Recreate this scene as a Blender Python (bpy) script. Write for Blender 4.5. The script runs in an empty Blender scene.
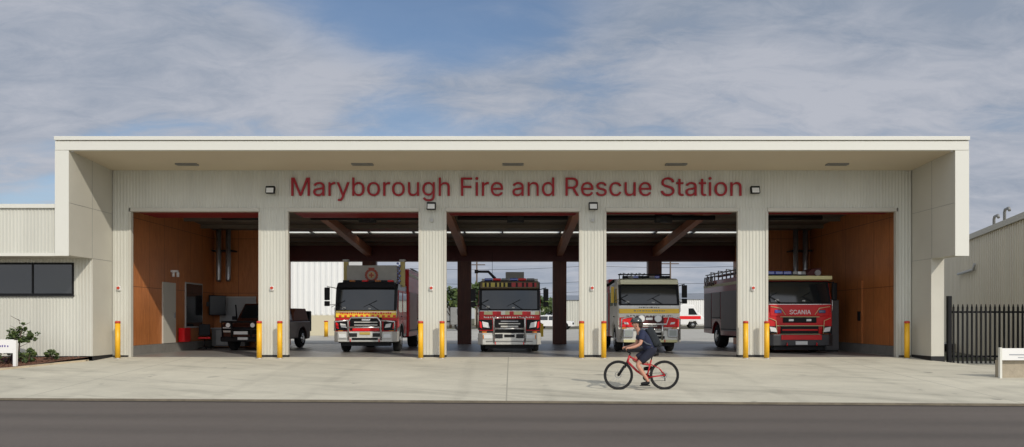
import bpy, bmesh, math, random
from mathutils import Vector, Matrix
R = math.radians
random.seed(7)
C = bpy.context.scene.collection
# ------------------------------------------------------------------ camera
cd = bpy.data.cameras.new('camera'); cam = bpy.data.objects.new('camera', cd); C.objects.link(cam)
cam.location = (0, -26, 1.3); cam.rotation_euler = (R(90), 0, 0)
cd.sensor_width = 36; cd.lens = 27.42; cd.shift_y = 0.0923; cd.clip_end = 4000; cd.clip_start = .1
bpy.context.scene.camera = cam
# ------------------------------------------------------------------ world, sun, exposure
SUN = Vector((.68, -1, .84)).normalized()
w = bpy.data.worlds.new('World'); bpy.context.scene.world = w; w.use_nodes = True
nt = w.node_tree; N = nt.nodes; L = nt.links
bg = N['Background']; bg.inputs[1].default_value = .10
sky = N.new('ShaderNodeTexSky'); sky.sky_type = 'NISHITA'; sky.sun_disc = False
sky.sun_elevation = math.asin(SUN.z); sky.sun_rotation = math.atan2(SUN.x, SUN.y)
sky.air_density = 1.0; sky.dust_density = .6; sky.ozone_density = 3.0
def nd(t, **k):
    n = N.new(t)
    for a, b in k.items(): setattr(n, a, b)
    return n
def mth(op, a, b=None, c=None):
    n = nd('ShaderNodeMath', operation=op)
    for i, v in enumerate((a, b, c)):
        if v is None: continue
        if isinstance(v, (int, float)): n.inputs[i].default_value = v
        else: L.new(v, n.inputs[i])
    return n.outputs[0]
tc = nd('ShaderNodeTexCoord'); sp = nd('ShaderNodeSeparateXYZ'); L.new(tc.outputs['Generated'], sp.inputs[0])
zz = mth('ADD', mth('MAXIMUM', sp.outputs[2], 0.0), .22)
cx = mth('DIVIDE', sp.outputs[0], zz); cy = mth('DIVIDE', sp.outputs[1], zz)
cb = nd('ShaderNodeCombineXYZ'); L.new(cx, cb.inputs[0]); L.new(cy, cb.inputs[1])
mp = nd('ShaderNodeMapping'); mp.inputs['Location'].default_value = (3.1, 1.7, 0); mp.inputs['Rotation'].default_value = (0, 0, R(-14)); mp.inputs['Scale'].default_value = (.75, 1.25, 1)
L.new(cb.outputs[0], mp.inputs[0])
def noise(scale, det, rough, dist=0):
    n = nd('ShaderNodeTexNoise'); n.inputs['Scale'].default_value = scale; n.inputs['Detail'].default_value = det
    n.inputs['Roughness'].default_value = rough; n.inputs['Distortion'].default_value = dist
    L.new(mp.outputs[0], n.inputs['Vector']); return n.outputs['Fac']
def ramp(f, a, b, smooth=True):
    n = nd('ShaderNodeMapRange'); n.interpolation_type = 'SMOOTHSTEP' if smooth else 'LINEAR'
    L.new(f, n.inputs[0]); n.inputs[1].default_value = a; n.inputs[2].default_value = b; return n.outputs[0]
big = noise(.75, 3, .5, .4); mid = noise(1.7, 9, .58, .35); fine = noise(7, 10, .68, .6)
cov = mth('ADD', mth('MULTIPLY', big, .62), mth('ADD', mth('MULTIPLY', mid, .33), mth('MULTIPLY', fine, .12)))
gap = mth('SQRT', mth('ADD', mth('POWER', mth('DIVIDE', mth('ADD', cx, .13), .36), 2.0), mth('POWER', mth('DIVIDE', mth('SUBTRACT', cy, 1.50), .34), 2.0)))
gm0 = ramp(gap, 1.2, .3)
lft = mth('MULTIPLY', ramp(cx, -.15, -.7), .05)      # denser bank of cloud to the left, a blue gap beside it
cov2 = mth('ADD', mth('SUBTRACT', cov, mth('MULTIPLY', gm0, .12)), lft)
gm = ramp(gap, 1.25, .45)
cover = mth('MULTIPLY', mth('ADD', mth('MULTIPLY', ramp(cov2, .42, .53), .62), .36), mth('SUBTRACT', 1.0, mth('MULTIPLY', gm, .72)))
low = ramp(sp.outputs[2], .42, .12)
shade = mth('ADD', mth('MULTIPLY', ramp(mth('ADD', mth('MULTIPLY', mid, .6), mth('MULTIPLY', fine, .4)), .40, .60, False), .85), mth('MULTIPLY', low, .22))
ccol = nd('ShaderNodeMix', data_type='RGBA'); L.new(shade, ccol.inputs[0])
ccol.inputs[6].default_value = (2.7, 3.2, 4.05, 1); ccol.inputs[7].default_value = (4.75, 4.95, 5.55, 1)
mx = nd('ShaderNodeMix', data_type='RGBA'); L.new(cover, mx.inputs[0]); L.new(sky.outputs[0], mx.inputs[6]); L.new(ccol.outputs[2], mx.inputs[7])
boost = mth('ADD', 1.0, mth('MULTIPLY', ramp(mth('MULTIPLY', sp.outputs[1], -1.0), -.1, .7), 1.55))   # the cloud deck is brighter towards the sun, behind the camera
sv = nd('ShaderNodeVectorMath', operation='SCALE'); L.new(mx.outputs[2], sv.inputs[0]); L.new(boost, sv.inputs['Scale'])
wm = nd('ShaderNodeMix', data_type='RGBA', blend_type='MULTIPLY'); L.new(ramp(mth('MULTIPLY', sp.outputs[1], -1.0), -.1, .7), wm.inputs[0]); L.new(sv.outputs[0], wm.inputs[6]); wm.inputs[7].default_value = (1.02, .98, .91, 1)
L.new(wm.outputs[2], bg.inputs[0])
sd = bpy.data.lights.new('sun', 'SUN'); sd.energy = 2.45; sd.angle = R(.6); sd.color = (1, .93, .82)
so = bpy.data.objects.new('sun', sd); C.objects.link(so); so.rotation_euler = SUN.to_track_quat('Z', 'Y').to_euler(); so.location = (20, -25, 30)
vs = bpy.context.scene.view_settings; vs.view_transform = 'Standard'; vs.look = 'None'; vs.exposure = 0; vs.gamma = 1
# ------------------------------------------------------------------ materials
MATS = {}
def mat(name, col, rough=.6, metal=0, coat=0, nz=None, bump=None, spec=None):
    """nz=(scale, amount[, stretch xyz]) colour variation in object space; bump=(scale, strength)"""
    if name in MATS: return MATS[name]
    m = bpy.data.materials.new(name); m.use_nodes = True; t = m.node_tree; b = t.nodes['Principled BSDF']
    b.inputs['Base Color'].default_value = (*col, 1); b.inputs['Roughness'].default_value = rough; b.inputs['Metallic'].default_value = metal
    b.inputs['Coat Weight'].default_value = coat; b.inputs['Coat Roughness'].default_value = .08
    if spec is not None: b.inputs['Specular IOR Level'].default_value = spec
    co = t.nodes.new('ShaderNodeTexCoord')
    if nz:
        mpn = t.nodes.new('ShaderNodeMapping'); t.links.new(co.outputs['Object'], mpn.inputs[0])
        if len(nz) > 2: mpn.inputs['Scale'].default_value = nz[2]
        n = t.nodes.new('ShaderNodeTexNoise'); n.inputs['Scale'].default_value = nz[0]; n.inputs['Detail'].default_value = 6; n.inputs['Roughness'].default_value = .62
        t.links.new(mpn.outputs[0], n.inputs['Vector'])
        r = t.nodes.new('ShaderNodeMapRange'); r.inputs[1].default_value = .3; r.inputs[2].default_value = .7; r.inputs[3].default_value = 1 - nz[1]; r.inputs[4].default_value = 1 + nz[1]
        t.links.new(n.outputs['Fac'], r.inputs[0])
        mu = t.nodes.new('ShaderNodeVectorMath'); mu.operation = 'SCALE'; mu.inputs[0].default_value = col; t.links.new(r.outputs[0], mu.inputs['Scale'])
        t.links.new(mu.outputs[0], b.inputs['Base Color'])
        rr = t.nodes.new('ShaderNodeMapRange'); rr.inputs[3].default_value = max(0, rough - .08); rr.inputs[4].default_value = min(1, rough + .08)
        t.links.new(n.outputs['Fac'], rr.inputs[0]); t.links.new(rr.outputs[0], b.inputs['Roughness'])
    if bump:
        n2 = t.nodes.new('ShaderNodeTexNoise'); n2.inputs['Scale'].default_value = bump[0]; n2.inputs['Detail'].default_value = 4
        t.links.new(co.outputs['Object'], n2.inputs['Vector'])
        bp = t.nodes.new('ShaderNodeBump'); bp.inputs['Strength'].default_value = bump[1]; bp.inputs['Distance'].default_value = .02
        t.links.new(n2.outputs['Fac'], bp.inputs['Height']); t.links.new(bp.outputs[0], b.inputs['Normal'])
    MATS[name] = m; return m
cream = mat('cream_metal', (.55, .543, .475), .5, nz=(.9, .07, (1.6, 1, .25)))
cream_flat = mat('cream_panel', (.51, .49, .42), .55, nz=(.5, .06))
white_trim = mat('white_trim', (.66, .65, .58), .4)
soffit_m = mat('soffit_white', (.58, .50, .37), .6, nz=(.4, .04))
red_sign = mat('sign_red', (.30, .012, .020), .5, spec=.3)
maroon = mat('maroon_steel', (.095, .016, .014), .5, nz=(3, .2))
redpanel = mat('red_door_panel', (.23, .016, .014), .5)
black = mat('black_plastic', (.008, .008, .009), .5, spec=.2)
rubber = mat('rubber', (.011, .011, .011), .9, nz=(20, .25))
dark = mat('dark_metal', (.02, .02, .021), .5, .1, spec=.3)
steel = mat('galvanised_steel', (.42, .43, .44), .38, .8, nz=(6, .15))
chrome = mat('polished_alloy', (.66, .66, .64), .28, .85, nz=(9, .12))
red = mat('fire_engine_red', (.55, .008, .010), .4, coat=.15, spec=.35, nz=(2, .08))
redd = mat('lamp_red', (.74, .010, .014), .35, coat=.1, spec=.35)
yellow = mat('bollard_yellow', (.80, .43, .015), .42, nz=(8, .07))
ty = mat('truck_yellow', (.90, .58, .02), .35, coat=.3)
lime = mat('reflective_lime', (.62, .58, .30), .4)
offwhite = mat('truck_cream', (.80, .77, .66), .3, coat=.4)
grey = mat('mid_grey', (.22, .22, .21), .5, nz=(4, .1))
lgrey = mat('light_grey', (.42, .42, .40), .5, nz=(4, .08))
capred = mat('cap_red', (.50, .05, .02), .45)
glass = mat('vehicle_glass', (.010, .013, .015), .06, spec=.55, coat=.35)
winglass = mat('office_glass', (.02, .022, .024), .08, spec=.7)
lens_m = mat('lamp_lens', (.75, .76, .74), .12, coat=1)
blue = mat('beacon_blue', (.01, .04, .35), .15, coat=1)
navy = mat('navy_cloth', (.016, .022, .055), .85, nz=(30, .2))
navy2 = mat('dark_shorts_cloth', (.012, .014, .028), .9, nz=(30, .2))
skin = mat('skin', (.50, .25, .165), .55)
packm = mat('pack_cloth', (.012, .016, .02), .8, nz=(30, .3))
helm = mat('helmet_shell', (.025, .03, .03), .3, coat=.4)
wht = mat('white_paint', (.78, .77, .74), .4, coat=.2)
purple = mat('purple_ink', (.10, .07, .28), .5)
concrete_d = mat('grey_plinth', (.20, .19, .17), .8, nz=(3, .15), bump=(40, .2))
leafm = [mat('leaf_a', (.055, .085, .02), .6, nz=(2, .3)), mat('leaf_b', (.085, .12, .025), .6, nz=(2, .3)), mat('leaf_c', (.035, .06, .018), .6, nz=(2, .3))]
leafp = mat('leaf_purple', (.075, .03, .04), .6, nz=(4, .4))
bark = mat('bark', (.10, .07, .05), .9, nz=(8, .3))
mulch_m = mat('mulch_bark', (.13, .06, .035), .95, nz=(18, .6), bump=(30, 1))
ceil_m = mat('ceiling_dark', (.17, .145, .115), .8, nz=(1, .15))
beam_m = mat('laminated_timber', (.30, .11, .045), .55, nz=(2, .2, (1, .2, 6)))
post_m = mat('stained_post', (.12, .034, .016), .45, nz=(3, .35, (4, 4, .4)))
bronze = mat('bronze_paint', (.10, .035, .02), .25, .4, coat=.7)

def special(name): 
    m = bpy.data.materials.new(name); m.use_nodes = True; MATS[name] = m
    t = m.node_tree; return m, t, t.nodes['Principled BSDF']
class G:   # tiny node helper
    def __init__(s, t): s.t = t
    def n(s, ty, **k):
        n = s.t.nodes.new(ty)
        for a, b in k.items(): setattr(n, a, b)
        return n
    def l(s, a, b): s.t.links.new(a, b)
    def m(s, op, a, b=None, c=None):
        n = s.n('ShaderNodeMath', operation=op)
        for i, v in enumerate((a, b, c)):
            if v is None: continue
            if isinstance(v, (int, float)): n.inputs[i].default_value = v
            else: s.l(v, n.inputs[i])
        return n.outputs[0]
    def noise(s, vec, sc, det=5, ro=.6, st=None, dist=0):
        if st:
            q = s.n('ShaderNodeMapping'); q.inputs['Scale'].default_value = st; s.l(vec, q.inputs[0]); vec = q.outputs[0]
        n = s.n('ShaderNodeTexNoise'); n.inputs['Scale'].default_value = sc; n.inputs['Detail'].default_value = det; n.inputs['Roughness'].default_value = ro; n.inputs['Distortion'].default_value = dist
        s.l(vec, n.inputs['Vector']); return n.outputs['Fac']
    def rng(s, f, a, b, c=0., d=1., sm=False):
        n = s.n('ShaderNodeMapRange'); n.interpolation_type = 'SMOOTHSTEP' if sm else 'LINEAR'
        s.l(f, n.inputs[0])
        for i, v in enumerate((a, b, c, d)): n.inputs[i + 1].default_value = v
        return n.outputs[0]
    def mix(s, f, a, b):
        n = s.n('ShaderNodeMix', data_type='RGBA'); s.l(f, n.inputs[0])
        for i, v in ((6, a), (7, b)):
            if isinstance(v, tuple): n.inputs[i].default_value = (*v, 1)
            else: s.l(v, n.inputs[i])
        return n.outputs[2]
    def bump(s, h, st, d, b):
        n = s.n('ShaderNodeBump'); n.inputs['Strength'].default_value = st; n.inputs['Distance'].default_value = d
        s.l(h, n.inputs['Height']); s.l(n.outputs[0], b.inputs['Normal'])
# apron concrete: stains, tyre marks, tree shadows painted as streaks, saw-cut joints
def concrete_mat(name, col, joints, ox=0., oy=0., streak_shade=1.):
    m, t, b = special(name); g = G(t); co = g.n('ShaderNodeTexCoord').outputs['Object']
    s = g.n('ShaderNodeSeparateXYZ'); g.l(co, s.inputs[0])
    a = g.noise(co, .35, 6, .6, (1, 1.6, 1), .6); f = g.noise(co, 3.5, 8, .7); h = g.noise(co, 45, 3, .6); 
    rq = g.n('ShaderNodeMapping'); rq.inputs['Rotation'].default_value = (0, 0, R(24)); g.l(co, rq.inputs[0]); tr = g.noise(rq.outputs[0], .8, 6, .6, (.3, 2.0, 1), .6)  # broad diagonal streaks: soft tree shadows painted into the concrete colour
    v = g.m('ADD', g.m('ADD', g.rng(a, .3, .7, .86, 1.10), g.rng(f, .3, .7, -.05, .05)), g.m('ADD', g.rng(h, .3, .7, -.05, .05), g.rng(tr, .52, .72, 0, -.26 * streak_shade)))
    if streak_shade == 1. and joints[0] > 10:      # rubber marks where the trucks roll out of each bay
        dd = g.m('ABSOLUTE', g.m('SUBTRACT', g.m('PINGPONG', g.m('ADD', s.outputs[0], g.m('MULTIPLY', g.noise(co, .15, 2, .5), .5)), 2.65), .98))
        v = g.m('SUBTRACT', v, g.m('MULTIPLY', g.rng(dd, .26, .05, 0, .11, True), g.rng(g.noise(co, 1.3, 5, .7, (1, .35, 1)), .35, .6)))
    sc = g.n('ShaderNodeVectorMath', operation='SCALE'); sc.inputs[0].default_value = col; g.l(v, sc.inputs['Scale'])
    jx = g.m('PINGPONG', g.m('ADD', s.outputs[0], ox), joints[0] / 2); jy = g.m('PINGPONG', g.m('ADD', s.outputs[1], oy), joints[1] / 2)
    j = g.m('MINIMUM', jx, jy); line = g.rng(j, .008, .02)
    c = g.mix(line, tuple(q * .62 for q in col), sc.outputs[0]); 
    sp_ = g.noise(co, 1.7, 2, .4); spot = g.m('MULTIPLY', g.rng(sp_, .74, .78), .5)
    c = g.mix(spot, c, (.10, .09, .08)); g.l(c, b.inputs['Base Color']); b.inputs['Roughness'].default_value = .8
    g.bump(h, .25, .01, b); return m
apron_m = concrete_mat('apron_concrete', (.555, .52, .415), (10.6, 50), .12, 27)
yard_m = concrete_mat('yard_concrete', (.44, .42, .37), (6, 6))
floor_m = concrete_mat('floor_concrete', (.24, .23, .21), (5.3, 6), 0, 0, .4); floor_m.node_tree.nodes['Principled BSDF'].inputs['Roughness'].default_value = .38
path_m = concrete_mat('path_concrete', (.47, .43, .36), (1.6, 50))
def asphalt():
    m, t, b = special('asphalt'); g = G(t); co = g.n('ShaderNodeTexCoord').outputs['Object']
    rt = g.n('ShaderNodeMapping'); rt.inputs['Rotation'].default_value = (0, 0, R(3.1)); g.l(co, rt.inputs[0]); co2 = rt.outputs[0]
    s = g.n('ShaderNodeSeparateXYZ'); g.l(co2, s.inputs[0])
    ag = g.noise(co, 85, 3, .7); p = g.noise(co, .5, 6, .6, (.12, 1, 1), .3); sm = g.noise(co, 4, 6, .7)
    yy = g.m('ADD', s.outputs[1], 12.9); band = g.rng(g.m('ABSOLUTE', g.m('SUBTRACT', g.m('ABSOLUTE', yy), .8)), 0, .75, -.14, .07, True)
    v = g.m('ADD', g.m('ADD', g.rng(ag, .25, .75, .62, 1.38), g.rng(p, .3, .7, -.14, .14)), g.m('ADD', g.rng(sm, .3, .7, -.05, .05), band))
    sc = g.n('ShaderNodeVectorMath', operation='SCALE'); sc.inputs[0].default_value = (.112, .094, .080); g.l(v, sc.inputs['Scale'])
    g.l(sc.outputs[0], b.inputs['Base Color']); b.inputs['Roughness'].default_value = .78; g.bump(ag, .5, .01, b); return m
asphalt_m = asphalt()
def ply():
    m, t, b = special('plywood_lining'); g = G(t); co = g.n('ShaderNodeTexCoord').outputs['Object']
    s = g.n('ShaderNodeSeparateXYZ'); g.l(co, s.inputs[0])
    gr = g.noise(co, 3.0, 8, .65, (5, 5, .5), 1.0); bl = g.noise(co, .7, 4, .5)
    c = g.mix(g.rng(gr, .3, .7), (.38, .125, .036), (.56, .21, .065)); 
    sc = g.n('ShaderNodeVectorMath', operation='SCALE'); g.l(c, sc.inputs[0]); g.l(g.rng(bl, .3, .7, .85, 1.12), sc.inputs['Scale'])
    hx = g.m('PINGPONG', g.m('ADD', s.outputs[0], s.outputs[1]), .6); hz = g.m('PINGPONG', s.outputs[2], 1.2)
    ln = g.rng(g.m('MINIMUM', hx, hz), .004, .011)
    g.l(g.mix(ln, (.07, .02, .01), sc.outputs[0]), b.inputs['Base Color']); b.inputs['Roughness'].default_value = .45; return m
ply_m = ply()
def ground():
    m, t, b = special('verge_ground'); g = G(t); co = g.n('ShaderNodeTexCoord').outputs['Object']
    a = g.noise(co, .25, 6, .6); f = g.noise(co, 8, 8, .7)
    c = g.mix(g.rng(a, .4, .6), (.17, .14, .09), (.085, .10, .04)); c = g.mix(g.rng(f, .3, .7, 0, .5), c, (.05, .05, .03))
    g.l(c, b.inputs['Base Color']); b.inputs['Roughness'].default_value = .95; g.bump(f, .8, .03, b); return m
ground_m = ground()
def skylight():
    m, t, b = special('skylight_sheet'); b.inputs['Base Color'].default_value = (.8, .8, .76, 1); b.inputs['Roughness'].default_value = .6
    tr = t.nodes.new('ShaderNodeBsdfTranslucent'); tr.inputs[0].default_value = (.95, .95, .9, 1); ms = t.nodes.new('ShaderNodeMixShader'); ms.inputs[0].default_value = .95
    t.links.new(b.outputs[0], ms.inputs[1]); t.links.new(tr.outputs[0], ms.inputs[2]); t.links.new(ms.outputs[0], t.nodes['Material Output'].inputs[0]); return m
skyl_m = skylight()
# ------------------------------------------------------------------ mesh helpers
class MB:
    def __init__(s): s.v = []; s.f = []; s.mi = []; s.sm = []
    def face(s, idx, m=0, sm=False): s.f.append(tuple(idx)); s.mi.append(m); s.sm.append(sm)
    def quad(s, a, b, c, d, m=0):
        n = len(s.v); s.v += [a, b, c, d]; s.face((n, n+1, n+2, n+3), m); return s
    def box(s, x0, x1, y0, y1, z0, z1, m=0):
        n = len(s.v); s.v += [(x, y, z) for z in (z0, z1) for y in (y0, y1) for x in (x0, x1)]
        for q in ((0,2,3,1),(4,5,7,6),(0,1,5,4),(2,6,7,3),(0,4,6,2),(1,3,7,5)): s.face([n+i for i in q], m)
        return s
    def obox(s, c, sz, rot=(0,0,0), m=0):
        n = len(s.v); k = len(s.f); s.box(-sz[0]/2, sz[0]/2, -sz[1]/2, sz[1]/2, -sz[2]/2, sz[2]/2, m)
        from mathutils import Euler
        M = Euler(rot).to_matrix()
        for i in range(n, len(s.v)): s.v[i] = tuple(M @ Vector(s.v[i]) + Vector(c))
        return s
    def tube(s, pts, r, n=10, m=0, closed=False, caps=True):
        P = [Vector(p) for p in pts]; rs = r if isinstance(r, (list, tuple)) else [r]*len(P)
        base = len(s.v); k = len(P); prev = None
        for i, p in enumerate(P):
            if closed: d = (P[(i+1) % k] - P[i-1])
            else: d = (P[min(i+1, k-1)] - P[max(i-1, 0)])
            d.normalize()
            if prev is None:
                u = d.orthogonal().normalized()
            else:
                u = prev - d * prev.dot(d)
                u = u.normalized() if u.length > 1e-6 else d.orthogonal().normalized()
            prev = u; v = d.cross(u)
            for j in range(n):
                a = 2*math.pi*j/n; s.v.append(tuple(p + (u*math.cos(a) + v*math.sin(a))*rs[i]))
        for i in range(k if closed else k-1):
            for j in range(n):
                a = base+i*n; b = base+((i+1) % k)*n
                s.face((a+j, a+(j+1) % n, b+(j+1) % n, b+j), m, True)
        if caps and not closed:
            s.face([base+j for j in range(n)][::-1], m); s.face([base+(k-1)*n+j for j in range(n)], m)
        return s
    def cyl(s, a, b, r, r2=None, n=20, m=0): return s.tube([a, b], [r, r if r2 is None else r2], n, m)
    def prism(s, poly, axis, a, b, m=0, mcap=None):
        """poly: list of 2-D points; axis 'x': (y,z), 'y': (x,z), 'z': (x,y)"""
        def P(q, t): return {'x': (t, q[0], q[1]), 'y': (q[0], t, q[1]), 'z': (q[0], q[1], t)}[axis]
        n = len(s.v); k = len(poly); s.v += [P(q, a) for q in poly] + [P(q, b) for q in poly]
        mc = m if mcap is None else mcap
        s.face([n+i for i in range(k)][::-1], mc); s.face([n+k+i for i in range(k)], mc)
        for i in range(k): s.face((n+i, n+(i+1) % k, n+k+(i+1) % k, n+k+i), m)
        return s
    def ribs(s, x0, x1, z0, z1, y, pitch=.105, d=.014, m=0, ux=(1,0), nrm=(0,-1), slope=None):
        """corrugated sheet standing proud of plane: local u along ux from point (x0 on u)"""
        n = max(1, round((x1-x0)/pitch)); p = (x1-x0)/n; pts = []
        for i in range(n):
            a = x0+i*p; pts += [(a, 0), (a+p*.42, 0), (a+p*.54, d), (a+p*.86, d)]
        pts.append((x1, 0)); base = len(s.v)
        for (u, h) in pts:
            X = ux[0]*u + nrm[0]*h + (y[0] if isinstance(y, tuple) else 0); Y = ux[1]*u + nrm[1]*h + (y[1] if isinstance(y, tuple) else y)
            zt = slope(u) if slope else z1
            s.v += [(X, Y, z0), (X, Y, zt)]
        for i in range(len(pts)-1):
            a = base+2*i; s.face((a, a+2, a+3, a+1), m)
        return s
    def build(s, name, mats, parent=None, bevel=0, seg=2, fix=True, loc=None, thick=0):
        me = bpy.data.meshes.new(name); me.from_pydata([tuple(v) for v in s.v], [], s.f)
        if not isinstance(mats, (list, tuple)): mats = [mats]
        for q in mats: me.materials.append(q)
        for p, i, q in zip(me.polygons, s.mi, s.sm): p.material_index = i; p.use_smooth = q
        if fix:
            bm = bmesh.new(); bm.from_mesh(me); bmesh.ops.recalc_face_normals(bm, faces=bm.faces); bm.to_mesh(me); bm.free()
        o = bpy.data.objects.new(name, me); C.objects.link(o)
        if parent: o.parent = parent
        if loc: o.location = loc
        if bevel:
            b = o.modifiers.new('bevel', 'BEVEL'); b.width = bevel; b.segments = seg; b.limit_method = 'ANGLE'; b.angle_limit = R(35)
        return o
def tag(o, label=None, cat=None, group=None, kind=None):
    if label: o['label'] = label
    if cat: o['category'] = cat
    if group: o['group'] = group
    if kind: o['kind'] = kind
    return o
def thing(name, label, cat, loc=(0,0,0), rz=0, group=None):
    o = bpy.data.objects.new(name, None); C.objects.link(o); o.location = loc; o.rotation_euler = (0, 0, rz); o.empty_display_size = .3
    return tag(o, label, cat, group)
KIDS = {}
def copy_tree(o, parent=None):
    c = o.copy(); C.objects.link(c); c.parent = parent
    for ch in list(o.children): copy_tree(ch, c)
    return c
def gz(y): return 0.0 if y >= 0 else (.047*y if y > -9.6 else -.47)   # ground height of the forecourt
def at(px, py, z): return ((px-512)*z/780, z-26, 1.3-(py-318)*z/780)
def skinmesh(name, verts, edges, radii, mats, parent=None, sub=1, root=0, join=True):
    me = bpy.data.meshes.new(name); me.from_pydata(verts, edges, []); o = bpy.data.objects.new(name, me); C.objects.link(o)
    md = o.modifiers.new('skin', 'SKIN'); md.use_smooth_shade = True
    for i, r in enumerate(radii):
        r = r if isinstance(r, tuple) else (r, r); me.skin_vertices[0].data[i].radius = r
    me.skin_vertices[0].data[root].use_root = True
    sb = o.modifiers.new('sub', 'SUBSURF'); sb.levels = sub; sb.render_levels = sub
    dg = bpy.context.evaluated_depsgraph_get(); dg.update()
    m2 = bpy.data.meshes.new_from_object(o.evaluated_get(dg)); o.modifiers.clear(); o.data = m2
    m2.materials.clear()
    for q in (mats if isinstance(mats, (list, tuple)) else [mats]): m2.materials.append(q)
    for p in m2.polygons: p.use_smooth = True
    if parent: o.parent = parent
    return o
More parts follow.
